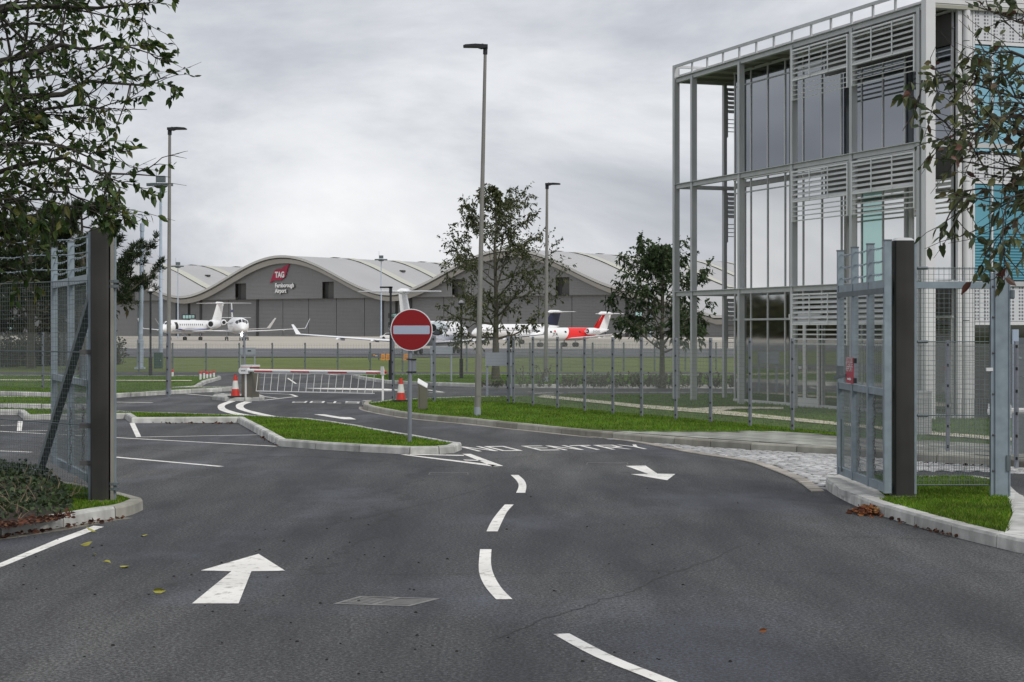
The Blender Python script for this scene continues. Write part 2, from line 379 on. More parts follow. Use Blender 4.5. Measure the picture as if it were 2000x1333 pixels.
# ------------------------------------------------------------------ mesh helpers
class MB:
    def __init__(s):
        s.v = []; s.f = []
    def add(s, vs, fs):
        n = len(s.v)
        s.v.extend([tuple(q) for q in vs]); s.f.extend([tuple(n + i for i in q) for q in fs])
        return s
    def box(s, c, d, rz=0.0):
        x, y, z = d[0] / 2, d[1] / 2, d[2] / 2
        ca, sa = math.cos(rz), math.sin(rz)
        vs = []
        for k in (-z, z):
            for (a, b) in ((-x, -y), (x, -y), (x, y), (-x, y)):
                vs.append((c[0] + a * ca - b * sa, c[1] + a * sa + b * ca, c[2] + k))
        return s.add(vs, [(3, 2, 1, 0), (4, 5, 6, 7), (0, 1, 5, 4), (1, 2, 6, 5), (2, 3, 7, 6), (3, 0, 4, 7)])
    def hexa(s, p):   # 8 points: bottom four ccw, top four ccw
        return s.add(p, [(3, 2, 1, 0), (4, 5, 6, 7), (0, 1, 5, 4), (1, 2, 6, 5), (2, 3, 7, 6), (3, 0, 4, 7)])
    def bar(s, p0, p1, w, h=None, up=(0, 0, 1)):
        h = h or w
        p0, p1 = Vector(p0), Vector(p1)
        d = (p1 - p0).normalized(); u = Vector(up)
        if abs(d.dot(u)) > 0.98: u = Vector((1, 0, 0))
        a = d.cross(u).normalized(); b = a.cross(d).normalized()
        q = []
        for p in (p0, p1):
            for (i, j) in ((-1, -1), (1, -1), (1, 1), (-1, 1)):
                q.append(p + a * (i * w / 2) + b * (j * h / 2))
        return s.add(q, [(3, 2, 1, 0), (4, 5, 6, 7), (0, 1, 5, 4), (1, 2, 6, 5), (2, 3, 7, 6), (3, 0, 4, 7)])
    def tube(s, pts, rs, n=8, cap=True):
        pts = [Vector(p) for p in pts]
        if not hasattr(rs, '__len__'): rs = [rs] * len(pts)
        base = len(s.v); prev = None
        for i, p in enumerate(pts):
            d = (pts[min(i + 1, len(pts) - 1)] - pts[max(i - 1, 0)]).normalized()
            if prev is None:
                u = Vector((0, 0, 1)) if abs(d.z) < 0.9 else Vector((1, 0, 0))
                a = d.cross(u).normalized()
            else:
                a = (prev - d * prev.dot(d)).normalized()
            prev = a; b = d.cross(a)
            for k in range(n):
                t = 2 * math.pi * k / n
                s.v.append(tuple(p + (a * math.cos(t) + b * math.sin(t)) * rs[i]))
        for i in range(len(pts) - 1):
            for k in range(n):
                k2 = (k + 1) % n
                s.f.append((base + i * n + k, base + i * n + k2, base + (i + 1) * n + k2, base + (i + 1) * n + k))
        if cap:
            s.f.append(tuple(base + k for k in reversed(range(n))))
            e = base + (len(pts) - 1) * n
            s.f.append(tuple(e + k for k in range(n)))
        return s
    def lathe(s, prof, n=16, c=(0, 0, 0)):      # prof: (r, z)
        base = len(s.v)
        for r, z in prof:
            for k in range(n):
                t = 2 * math.pi * k / n
                s.v.append((c[0] + r * math.cos(t), c[1] + r * math.sin(t), c[2] + z))
        for i in range(len(prof) - 1):
            for k in range(n):
                k2 = (k + 1) % n
                s.f.append((base + i * n + k, base + i * n + k2, base + (i + 1) * n + k2, base + (i + 1) * n + k))
        s.f.append(tuple(base + k for k in reversed(range(n))))
        e = base + (len(prof) - 1) * n
        s.f.append(tuple(e + k for k in range(n)))
        return s
    def prism(s, poly, z0, z1):
        n = len(poly)
        if sum(poly[i][0] * poly[(i + 1) % n][1] - poly[(i + 1) % n][0] * poly[i][1] for i in range(n)) < 0: poly = poly[::-1]
        b = len(s.v)
        s.v.extend([(p[0], p[1], z0) for p in poly]); s.v.extend([(p[0], p[1], z1) for p in poly])
        for i in range(n):
            j = (i + 1) % n
            s.f.append((b + i, b + j, b + n + j, b + n + i))
        for t in tess(poly):
            s.f.append(tuple(b + n + k for k in t)); s.f.append(tuple(b + k for k in reversed(t)))
        return s
    def sheet(s, poly, z):
        n = len(poly)
        if sum(poly[i][0] * poly[(i + 1) % n][1] - poly[(i + 1) % n][0] * poly[i][1] for i in range(n)) < 0: poly = poly[::-1]
        b = len(s.v); s.v.extend([(p[0], p[1], z) for p in poly])
        for t in tess(poly): s.f.append(tuple(b + k for k in t))
        return s

def tess(poly):
    tr = tessellate_polygon([[Vector((p[0], p[1], 0)) for p in poly]])
    res = []
    for a, b, c in tr:
        A, B, C = poly[a], poly[b], poly[c]
        ar = (B[0] - A[0]) * (C[1] - A[1]) - (B[1] - A[1]) * (C[0] - A[0])
        if abs(ar) < 1e-9: continue
        res.append((a, b, c) if ar > 0 else (a, c, b))
    return res

def mesh_of(mb, name, m, smooth=False):
    me = bpy.data.meshes.new(name)
    if isinstance(mb, MB): me.from_pydata(mb.v, [], mb.f)
    else: me.from_pydata(mb[0], [], mb[1])
    if m is not None: me.materials.append(M[m] if isinstance(m, str) else m)
    if smooth:
        me.shade_smooth()
        try: me.set_sharp_from_angle(angle=R(38))
        except Exception: pass
    return me

def link(o, parent):
    COL.objects.link(o)
    if parent is not None:
        o.parent = parent
        if parent.type == 'EMPTY' and 'anchor' in parent:
            o.matrix_parent_inverse = Matrix.Translation(-Vector(parent['anchor']))
    return o

def obj(name, mb, m, parent=None, smooth=False, kind=None, label=None, cat=None, group=None):
    o = bpy.data.objects.new(name, mesh_of(mb, name, m, smooth))
    link(o, parent)
    if kind: o['kind'] = kind
    if label: o['label'] = label
    if cat: o['category'] = cat
    if group: o['group'] = group
    return o

def inst(name, me, parent=None, loc=(0, 0, 0), rz=0.0, scale=None):
    o = bpy.data.objects.new(name, me)
    o.location = loc; o.rotation_euler = (0, 0, rz)
    if scale: o.scale = scale
    return link(o, parent)

def thing(name, label, cat, loc=(0, 0, 0), group=None, world=True, rz=0.0):
    """an Empty at the thing's base; world=True: its parts are modelled in world coordinates"""
    o = bpy.data.objects.new(name, None)
    o.location = loc; o.rotation_euler = (0, 0, rz)
    o.empty_display_size = 0.3
    if world: o['anchor'] = tuple(loc)
    o['label'] = label; o['category'] = cat
    if group: o['group'] = group
    COL.objects.link(o)
    return o

def copy_tree(o, parent=None):
    c = o.copy(); COL.objects.link(c); c.parent = parent
    for ch in o.children:
        copy_tree(ch, c)
    return c

def G(px, py, z=0.0):
    """photograph pixel -> point on the level z"""
    d = F * (H - z) / (py - YH)
    return ((px - 1000.0) * d / F, d)
def P(px, d):          # pixel column at depth d -> X
    return (px - 1000.0) * d / F
def Z(py, d):          # pixel row at depth d -> height
    return H - (py - YH) * d / F
def D(py, z=0.0):
    return F * (H - z) / (py - YH)

def smooth_path(pts, n=6):
    res = []
    m = len(pts)
    for i in range(m - 1):
        p0 = pts[max(i - 1, 0)]; p1 = pts[i]; p2 = pts[i + 1]; p3 = pts[min(i + 2, m - 1)]
        for k in range(n):
            t = k / n
            q = []
            for a in range(2):
                q.append(0.5 * ((2 * p1[a]) + (-p0[a] + p2[a]) * t + (2 * p0[a] - 5 * p1[a] + 4 * p2[a] - p3[a]) * t * t + (-p0[a] + 3 * p1[a] - 3 * p2[a] + p3[a]) * t ** 3))
            res.append(tuple(q))
    res.append(pts[-1])
    return res

def offset_path(pts, d):
    """shift a polyline to its left by d (mitred)"""
    res = []
    n = len(pts)
    for i in range(n):
        a = Vector(pts[max(i - 1, 0)]); b = Vector(pts[i]); c = Vector(pts[min(i + 1, n - 1)])
        d1 = (b - a).normalized() if i > 0 else (c - b).normalized()
        d2 = (c - b).normalized() if i < n - 1 else d1
        n1 = Vector((-d1.y, d1.x)); n2 = Vector((-d2.y, d2.x))
        m = (n1 + n2)
        if m.length < 1e-6: m = n1.copy()
        m.normalize()
        k = d / max(0.45, m.dot(n1))
        res.append((b.x + m.x * k, b.y + m.y * k))
    return res

def kerb_run(parent, pts, left=True, h=0.12, w=0.13, stone=0.915, m='kerb', z0=-0.02, alt=None, batter=0.015, corner=True, name='kerb_stone'):
    """single kerb stones along a polyline; the retained ground lies to the left (or right) of it"""
    if not left: pts = pts[::-1]
    inner = offset_path(pts, w)
    L = [0.0]
    for i in range(1, len(pts)): L.append(L[-1] + math.dist(pts[i], pts[i - 1]))
    tot = L[-1]
    cuts = [0.0]
    if corner:      # sharp corners always end a stone
        for i in range(1, len(pts) - 1):
            a = Vector(pts[i]) - Vector(pts[i - 1]); b = Vector(pts[i + 1]) - Vector(pts[i])
            if a.length > 1e-6 and b.length > 1e-6 and a.angle(b) > R(24): cuts.append(L[i])
    cuts.append(tot)
    def at(path, s):
        for i in range(1, len(L)):
            if s <= L[i] + 1e-9:
                t = (s - L[i - 1]) / max(1e-9, L[i] - L[i - 1])
                return (path[i - 1][0] + (path[i][0] - path[i - 1][0]) * t, path[i - 1][1] + (path[i][1] - path[i - 1][1]) * t)
        return path[-1]
    for a, b in zip(cuts[:-1], cuts[1:]):
        n = max(1, round((b - a) / stone))
        for k in range(n):
            s0 = a + (b - a) * k / n + 0.009; s1 = a + (b - a) * (k + 1) / n - 0.009
            if s1 <= s0: continue
            mids = [s0] + [q for q in L if s0 + 0.02 < q < s1 - 0.02] + [s1]
            dz = rng.uniform(-0.004, 0.004)
            mb = MB(); base = 0
            for s in mids:
                o = Vector(at(pts, s)); i_ = Vector(at(inner, s)); u = (i_ - o)
                for (f, z) in ((0.0, z0), (batter / w * 0.4, h - 0.025 + dz), (0.022 / w, h + dz), (1.0, h + dz), (1.0, z0)):
                    q = o + u * f
                    mb.v.append((q.x, q.y, z))
            for j in range(len(mids) - 1):
                for q in range(5):
                    r_ = (q + 1) % 5
                    mb.f.append((j * 5 + q, (j + 1) * 5 + q, (j + 1) * 5 + r_, j * 5 + r_))
            mb.f.append((0, 1, 2, 3, 4)); e = (len(mids) - 1) * 5
            mb.f.append((e + 4, e + 3, e + 2, e + 1, e))
            mm = m if not alt or rng.random() > 0.3 else alt
            obj(name, mb, mm, parent)
    return inner if left else inner[::-1]

def in_poly(xs, ys, poly):
    ins = np.zeros(len(xs), bool)
    n = len(poly); j = n - 1
    for i in range(n):
        xi, yi = poly[i]; xj, yj = poly[j]
        c = ((yi > ys) != (yj > ys)) & (xs < (xj - xi) * (ys - yi) / ((yj - yi) if abs(yj - yi) > 1e-12 else 1e-12) + xi)
        ins ^= c; j = i
    return ins

def grass_blades(name, poly, z, dens, parent, h=(0.025, 0.06), w=0.008, m='blade', cap=90000, label=None, exclude=None):
    a = np.array(poly); lo = a.min(0); hi = a.max(0)
    n = int((hi - lo)[0] * (hi - lo)[1] * dens); n = min(n, 400000)
    xs = nrng.uniform(lo[0], hi[0], n); ys = nrng.uniform(lo[1], hi[1], n)
    k = in_poly(xs, ys, poly)
    if exclude: 
        for e in exclude: k &= ~in_poly(xs, ys, e)
    xs, ys = xs[k][:cap], ys[k][:cap]
    n = len(xs)
    if n == 0: return
    an = nrng.uniform(0, 2 * math.pi, n); hh = nrng.uniform(h[0], h[1], n); ww = w * nrng.uniform(0.6, 1.4, n)
    ln = nrng.normal(0, 0.5, (n, 2)) * hh[:, None]
    v = np.zeros((n, 3, 3))
    v[:, 0] = np.stack([xs - np.cos(an) * ww, ys - np.sin(an) * ww, np.full(n, z)], 1)
    v[:, 1] = np.stack([xs + np.cos(an) * ww, ys + np.sin(an) * ww, np.full(n, z)], 1)
    v[:, 2] = np.stack([xs + ln[:, 0], ys + ln[:, 1], z + hh], 1)
    f = np.arange(n * 3).reshape(n, 3)
    return obj(name, (v.reshape(-1, 3).tolist(), f.tolist()), m, parent, kind='stuff')

def leaf_cloud(pos, dirs, size, wid=0.5, droop=0.35, fold=0.25, detail=True, jitter=0.42):
    """arrays of leaves: pos (n,3), dirs (n,3) growing direction; returns (verts, faces)"""
    n = len(pos)
    d = dirs / np.maximum(1e-6, np.linalg.norm(dirs, axis=1))[:, None]
    rnd = nrng.normal(0, 1, (n, 3))
    side = np.cross(d, rnd); side /= np.maximum(1e-6, np.linalg.norm(side, axis=1))[:, None]
    nor = np.cross(side, d)
    L = (size * nrng.uniform(1 - jitter, 1 + jitter, n))[:, None]
    Wd = L * wid * 0.5
    dn = np.array([0, 0, -1.0])
    if detail:
        tpl = [(0, 0, 0), (0.28, 0.8, 0.1), (0.62, 0.85, 0.38), (1.0, 0, 1.0), (0.62, -0.85, 0.38), (0.28, -0.8, 0.1), (0.45, 0, 0.2)]
        fs = [(0, 6, 1), (1, 6, 2), (2, 6, 3), (3, 6, 4), (4, 6, 5), (5, 6, 0)]
    else:
        tpl = [(0, 0, 0), (0.45, 1, 0.2), (1.0, 0, 1.0), (0.45, -1, 0.2)]
        fs = [(0, 2, 1), (0, 3, 2)]
    V = np.zeros((n, len(tpl), 3))
    dr = droop * nrng.uniform(0.2, 1.8, n)[:, None]
    for i, (t, s_, q) in enumerate(tpl):
        V[:, i] = pos + d * (L * t) + side * (Wd * s_) + nor * (Wd * fold * abs(s_)) + dn * (L * dr * q)
    k = len(tpl)
    Fc = (np.array([f for f in fs])[None] + (np.arange(n) * k)[:, None, None]).reshape(-1, 3)
    return V.reshape(-1, 3).tolist(), Fc.tolist()

_text_cache = {}
def text_geo(s, size=1.0, align='CENTER', bold=0.0):
    key = (s, align, bold)
    if key not in _text_cache:
        cu = bpy.data.curves.new('t', 'FONT'); cu.body = s; cu.size = 1.0; cu.align_x = align; cu.offset = bold; cu.resolution_u = 3
        o = bpy.data.objects.new('t', cu); COL.objects.link(o)
        dg = bpy.context.evaluated_depsgraph_get()
        me = bpy.data.meshes.new_from_object(o.evaluated_get(dg))
        _text_cache[key] = ([tuple(v.co) for v in me.vertices], [tuple(p.vertices) for p in me.polygons])
        bpy.data.objects.remove(o); bpy.data.curves.remove(cu); bpy.data.meshes.remove(me)
    v, f = _text_cache[key]
    return [(a * size, b * size) for a, b, c in v], f

def wires(segs, r):
    """many thin straight square wires: segs (n,2,3)"""
    segs = np.asarray(segs, float); n = len(segs)
    d = segs[:, 1] - segs[:, 0]; d /= np.linalg.norm(d, axis=1)[:, None]
    up = np.where(np.abs(d[:, 2:3]) > 0.9, np.array([[1.0, 0.2, 0]]), np.array([[0, 0, 1.0]]))
    a = np.cross(d, up); a /= np.linalg.norm(a, axis=1)[:, None]; b = np.cross(d, a)
    V = np.zeros((n, 8, 3))
    for e in (0, 1):
        for k, (i, j) in enumerate(((-1, -1), (1, -1), (1, 1), (-1, 1))):
            V[:, e * 4 + k] = segs[:, e] + r * (i * a + j * b)
    fs = np.array([(0, 1, 5, 4), (1, 2, 6, 5), (2, 3, 7, 6), (3, 0, 4, 7)])
    Fc = (fs[None] + (np.arange(n) * 8)[:, None, None]).reshape(-1, 4)
    return V.reshape(-1, 3).tolist(), Fc.tolist()

def grid_segs(p0, p1, z0, z1, dx, dz):
    p0 = np.array(p0, float); p1 = np.array(p1, float)
    L = np.linalg.norm(p1 - p0); segs = []
    for k in range(int(L / dx) + 1):
        q = p0 + (p1 - p0) * min(1, k * dx / L)
        segs.append(((q[0], q[1], z0), (q[0], q[1], z1)))
    for k in range(int((z1 - z0) / dz) + 1):
        z = z0 + k * dz
        segs.append(((p0[0], p0[1], z), (p1[0], p1[1], z)))
    return segs

# ================================================================== THE GROUND
ground = obj('ground', MB().sheet([(-4000, -600), (4000, -600), (4000, 6000), (-4000, 6000)], -0.10), 'airgrass', kind='structure')
ground['label'] = 'dull green airfield grass stretching to the hangars'
taxiway = obj('taxiway', MB().sheet([(-600, D(695.5)), (600, D(697)), (600, D(681)), (-600, D(679))], -0.05), 'taxiway', kind='structure')
apron = obj('apron', MB().sheet([(-1500, D(679) + 0.02), (1500, D(681) + 0.02), (1500, 1400), (-1500, 1400)], -0.05), 'apron', kind='structure')
for k in range(-40, 40):
    obj('taxiway_marking', MB().sheet([(k * 4.0, 176), (k * 4.0 + 2.6, 176), (k * 4.0 + 2.6, 176.4), (k * 4.0, 176.4)], -0.045), 'paint', taxiway)
obj('taxiway_marking', MB().sheet([(-600, D(681) + 4), (600, D(681) + 4), (600, D(681) + 4.9), (-600, D(681) + 4.9)], -0.045), 'paint', taxiway)
road = obj('road', MB().sheet([(-70, -25), (70, -25), (70, D(728)), (-70, D(727))], 0.0), 'asphalt', kind='structure')

# ---- painted markings -------------------------------------------------
def mark(px, name='road_marking', z=0.004):
    return obj(name, MB().sheet([G(*p) for p in px], z), 'paint', road)
def line(a, b, w=0.10, name='road_marking'):
    a, b = Vector(G(*a)), Vector(G(*b)); d = (b - a).normalized(); n = Vector((-d.y, d.x)) * w / 2
    return obj(name, MB().sheet([tuple(a - n), tuple(b - n), tuple(b + n), tuple(a + n)], 0.004), 'paint', road)
mark([(505, 1083), (557, 1116), (491, 1117), (466, 1180), (375, 1180), (452, 1117), (392, 1115.5)], 'arrow_marking')
mark([(1222, 910.8), (1261, 910.4), (1284, 926), (1319, 926.8), (1303, 939), (1232, 927), (1266, 926.5)], 'arrow_marking')
mark([(613, 810), (634, 810), (664, 815), (684, 815.6), (696, 820), (672, 819.6), (646, 815.6)], 'arrow_marking')
def curved(lft, rgt):
    l = smooth_path([G(*p) for p in lft], 4); r = smooth_path([G(*p) for p in rgt], 4)
    return obj('centre_line_dash', MB().sheet(l + r[::-1], 0.004), 'paint', road)
curved([(997.5, 928.6), (1008.7, 939.5), (1013, 950), (1008, 963.5)], [(1012.5, 928.6), (1023.7, 938.7), (1028, 950), (1026, 963.5)])
curved([(986, 986.4), (974, 1000), (960, 1019), (950, 1039)], [(1003.5, 986.4), (991, 1000), (981, 1019), (972, 1039)])
curved([(937.5, 1074), (935, 1104), (937.5, 1126), (949, 1149), (969, 1172)], [(960, 1074), (959, 1100), (964, 1122.5), (979, 1149), (1001, 1171.6)])
curved([(1081, 1240), (1162, 1284), (1282, 1333), (1430, 1400)], [(1112, 1238.7), (1200, 1284), (1322, 1333), (1480, 1400)])
mark([(-40, 1116), (0, 1101), (110, 1055), (183, 1028), (203, 1030), (120, 1061), (0, 1110), (-40, 1127)], 'edge_line')
# bay lines on the left
line((224, 893.5), (432, 912), 0.11); line((-40, 841), (540, 872.5), 0.09); line((268, 854.5), (506, 850), 0.08)
mark([(253, 827), (263, 827), (276, 854.5), (266, 855)]); mark([(35, 822), (45, 822), (42, 842.5), (33, 842.5)])
line((41, 842.8), (172, 840), 0.08); line((-40, 833), (33, 831), 0.08); line((-40, 880), (62, 884), 0.09)
line((224, 786), (298, 787), 0.16); line((60, 798.4), (430, 810), 0.09)
def thick_curve(o, i):
    l = smooth_path([G(*p) for p in o], 4); r = smooth_path([G(*p) for p in i], 4)
    obj('lane_curve_line', MB().sheet(l + r[::-1], 0.004), 'paint', road)
thick_curve([(448, 783.4), (428, 791), (425.4, 797), (432, 803), (460, 811), (486, 814)], [(461, 784), (442, 791), (439, 796), (446, 801), (470, 808), (500, 812.5)])
thick_curve([(478, 784.6), (463, 790), (461, 796), (468, 801), (496, 809), (522, 814)], [(493, 785.6), (478, 791), (476, 796), (484, 801), (508, 807), (540, 814)])
line((364, 770), (418, 774.5), 0.1); line((419, 768), (470, 772.5), 0.1)
line((500, 768), (568, 771), 0.1); line((568, 771), (580, 775), 0.1); line((580, 775), (514, 782.5), 0.1)
line((505, 774), (540, 778), 0.1)
# beyond the barrier
line((510, 730), (606, 732), 0.16); line((562, 739), (578, 750), 0.07); line((578, 750.4), (650, 750.4), 0.12); line((594, 758), (640, 758.6), 0.12)
mark([(594, 759.6), (660, 758.4), (756, 760), (795, 763), (756, 763.6), (660, 761.5)]); line((640, 765), (770, 765.4), 0.12)
line((640, 732), (661, 733), 0.3); line((836, 762), (864, 766.5), 0.16); line((838, 767.4), (868, 767.8), 0.2)
line((500, 738), (545, 738.5), 0.12); line((862, 736.5), (836, 735.5), 0.3); line((905, 736.6), (940, 736.8), 0.3)
line((1030, 766), (1100, 768.3), 0.14); line((1040, 769), (1085, 771), 0.14); line((1110, 766.8), (1430, 767.2), 0.12)
# give-way triangle
mark([(781, 888.6), (792, 888.4), (972, 909.6), (962, 911.8)], 'give_way_triangle')
mark([(800, 887.6), (906, 889.6), (906, 891.2), (800, 889)], 'give_way_triangle')
mark([(903, 887.4), (919, 887.3), (983, 911), (962, 911.8)], 'give_way_triangle')
mark([(905, 898.4), (937, 899.6), (944, 901.3), (908, 900.2)], 'give_way_triangle')

# ---- lettering on the road
STROKES = {'N': [((0, 0), (0, 1)), ((0, 1), (1, 0)), ((1, 0), (1, 1))], 'O': [((0, 0), (1, 0)), ((1, 0), (1, 1)), ((1, 1), (0, 1)), ((0, 1), (0, 0))],
           'E': [((0, 0), (0, 1)), ((0, 0), (1, 0)), ((0, .5), (.8, .5)), ((0, 1), (1, 1))], 'T': [((.5, 0), (.5, 1)), ((0, 1), (1, 1))],
           'R': [((0, 0), (0, 1)), ((0, 1), (1, 1)), ((1, 1), (1, .5)), ((1, .5), (0, .5)), ((.4, .5), (1, 0))], 'Y': [((.5, 0), (.5, .5)), ((.5, .5), (0, 1)), ((.5, .5), (1, 1))],
           'S': [((0, 0), (1, 0)), ((1, 0), (1, .5)), ((1, .5), (0, .5)), ((0, .5), (0, 1)), ((0, 1), (1, 1))], 'P': [((0, 0), (0, 1)), ((0, 1), (1, 1)), ((1, 1), (1, .5)), ((1, .5), (0, .5))]}
def road_text(s, bl, br, tl, tr, name, sw=0.16, sh=0.13):
    bl, br, tl, tr = [Vector(G(*p)) for p in (bl, br, tl, tr)]
    n = sum(0.55 if c == ' ' else 1 for c in s); x = 0
    def q(u, v): return (bl * (1 - u) + br * u) * (1 - v) + (tl * (1 - u) + tr * u) * v
    zz = 0.004
    for c in s:
        if c == ' ': x += 0.55; continue
        mb = MB()
        for (a, b) in STROKES[c]:
            ax, ay, bx, by = a[0] * 0.68 + 0.08, a[1], b[0] * 0.68 + 0.08, b[1]
            zz += 0.00035
            if abs(ay - by) < 0.01:
                y0 = min(max(ay - sh / 2, 0), 1 - sh); y1 = y0 + sh; lo, hi = min(ax, bx), max(ax, bx) + sw
                c4 = [(lo, y0), (hi, y0), (hi, y1), (lo, y1)]
            else:
                c4 = [(ax, ay), (ax + sw, ay), (bx + sw, by), (bx, by)]
            mb.sheet([tuple(q((x + u) / n, v)) for u, v in c4], zz)
        obj(name, mb, 'paint', road); x += 1; zz = 0.004
road_text('NO ENTRY', (930, 882.5), (1284, 877.6), (893, 873.2), (1246, 869.2), 'painted_letter')
road_text('STOP', (706, 785), (570, 783.8), (704, 788.8), (566, 787), 'painted_letter', sw=0.13, sh=0.14)

# ---- old cracks in the surfacing
def crack(px, w=0.011):
    pts = smooth_path([G(*p) for p in px], 6); l, r_ = [], []
    for i, p in enumerate(pts):
        q = pts[min(i + 1, len(pts) - 1)]; o = pts[max(i - 1, 0)]
        d = Vector((q[0] - o[0], q[1] - o[1])).normalized(); n = Vector((-d.y, d.x))
        j = rng.gauss(0, w * 1.2); ww = w * rng.uniform(.25, 1.0)
        l.append((p[0] + n.x * (j + ww), p[1] + n.y * (j + ww))); r_.append((p[0] + n.x * (j - ww), p[1] + n.y * (j - ww)))
    obj('crack', MB().sheet(l + r_[::-1], 0.002), 'crack', road)
crack([(960, 1252), (1050, 1215), (1110, 1196), (1180, 1172), (1225, 1160), (1290, 1128), (1350, 1108), (1400, 1090), (1462, 1060)])
crack([(1180, 1045), (1240, 1034), (1320, 1028), (1375, 1023)], .009)
crack([(1560, 1047), (1700, 1050), (1830, 1054)], .010)
crack([(620, 1030), (760, 1000), (880, 972), (980, 940), (1040, 915)], .008)

# ---- ironwork in the road
gr = thing('drain_grate', 'worn iron drain grating set in the tarmac beside the white arrow', 'drain', (*G(755, 1176), 0))
gq = [Vector(G(651, 1180.6)), Vector(G(703, 1166)), Vector(G(859, 1170.5)), Vector(G(799, 1185.5))]
def gp(u, v): return (gq[0] * (1 - u) + gq[3] * u) * (1 - v) + (gq[1] * (1 - u) + gq[2] * u) * v
obj('pit', MB().sheet([tuple(p) for p in gq], 0.002), 'black', gr)
for a, b, c, d in ((0, 1, 0, .06), (0, 1, .94, 1), (0, .05, .06, .94), (.95, 1, .06, .94), (.48, .53, .06, .94)):
    obj('rim', MB().prism([tuple(gp(a, c)), tuple(gp(b, c)), tuple(gp(b, d)), tuple(gp(a, d))], 0.001, 0.005), 'ironlight', gr)
for half in (0, 1):
    for k in range(7):
        u0 = (0.06 + half * 0.48); v0 = 0.10 + k * 0.125
        sh = 0.16 if half else -0.16
        obj('bar', MB().prism([tuple(gp(u0, min(.93, max(.07, v0 - sh)))), tuple(gp(u0 + .40, min(.93, max(.07, v0 + sh)))), tuple(gp(u0 + .40, min(.935, max(.072, v0 + sh + .055)))), tuple(gp(u0, min(.935, max(.072, v0 - sh + .055))))], 0.001, 0.003), 'ironlight', gr)
for (cx, cy, w, lab) in ((876, 926, 80, 'flush rectangular cover in the tarmac below the give-way triangle'), (1186, 906.5, 84, 'flush rectangular cover in the tarmac left of the right-hand arrow')):
    th = thing('manhole_cover', lab, 'manhole cover', (*G(cx, cy), 0))
    x0, x1 = cx - w / 2, cx + w / 2
    obj('lid', MB().sheet([G(x0 + 3, cy + 1.4), G(x1 - 3, cy + 1.2), G(x1 - 4, cy - 2), G(x0 + 5, cy - 2)], 0.003), 'asphalt', th)
    obj('surround', MB().sheet([G(x0, cy + 2), G(x1, cy + 1.8), G(x1 - 2, cy - 2.8), G(x0 + 3, cy - 2.8)], 0.0018), 'iron', th)

# ---- islands and verges
def island(name, near, far, label=None, h=0.12, dens=300, m='kerb', sm_near=True, cap=60000, alt=None, top='grass', blade_h=(0.02, 0.05), zt=None):
    nr = [G(*p) for p in near]; fr = [G(*p, h - 0.01) for p in far]
    if sm_near: nr = smooth_path(nr, 5)
    poly = nr + fr + [nr[0]]
    t = obj(name, MB().sheet(offset_path(poly, 0.10)[:-1], h - 0.018), top, kind='structure')
    if label: t['label'] = label
    inner = kerb_run(t, poly, True, h=h, m=m, alt=alt)
    if dens: grass_blades('grass_blades', inner[:-1], h - 0.02, dens, t, h=blade_h, cap=cap)
    return t, inner
isl1, isl1_in = island('central_island',
    [(-90, 810), (36, 811), (47, 821), (244, 818.5), (256, 827), (464, 826), (544, 872), (620, 878), (700, 883), (800, 888), (858, 887.6), (888, 885), (902, 879)],
    [(884, 863.5), (796, 848.5), (670, 826.5), (600, 817.5), (480, 811.5), (360, 807.5), (224, 803.5), (100, 799), (-90, 794)],
    'kerbed grass island with the no-entry sign, between two lanes', dens=600, sm_near=False)
isl2, _ = island('left_verge_island', [(-120, 797.5), (150, 799.5), (190, 797.5), (204, 790)], [(196, 779), (180, 776), (-120, 773.5)], dens=260, sm_near=False)
isl3, _ = island('left_verge', [(-200, 769), (60, 774), (224, 777.6), (328, 770.8), (452, 764)],
    [(462, 756.6), (455, 756), (345, 757), (386, 754.5), (402, 744.4), (432, 736.2), (430, 734.6), (-200, 732.5)], dens=160, sm_near=False, cap=40000)
obj('cream_path', MB().sheet([G(-200, 741.4, .11), G(375, 743.6, .11), G(375, 745, .11), G(-200, 742.8, .11)], 0.122), 'path', isl3)
isl6, _ = island('median_verge', [(688, 738.5), (716, 743.5), (752, 749.4), (850, 754), (922, 756), (1020, 758), (1240, 759), (1560, 759)],
    [(1560, 733), (735, 731.0), (702, 732.4)], dens=130, sm_near=False, cap=40000)
isl7, _ = island('barrier_plinth', [(413, 780.8), (438, 783.6), (478, 784), (508, 783.6), (515, 782.4)], [(517, 773.8), (505, 770.5), (440, 770), (417, 772)], dens=0, sm_near=False, top='kerb', h=0.10)
isl8, isl8_in = island('left_gate_island', [(-260, 1095), (-60, 1058), (0, 1050), (102, 1034.6), (194, 1017.6), (238, 1011), (262, 1004.5), (280, 996)],
    [(262, 970), (234, 962.5), (173, 949), (122, 940), (0, 920), (-260, 880)], dens=4200, m='kerb_mid', cap=60000, alt='kerb', h=0.125, blade_h=(0.015, 0.045))
kerb_run(isl8, offset_path([G(-260, 1095), G(-60, 1058), G(0, 1050), G(102, 1034.6), G(194, 1017.6), G(238, 1011)], -0.16), True, h=0.006, w=0.15, m='channel_dirty', name='channel_stone')
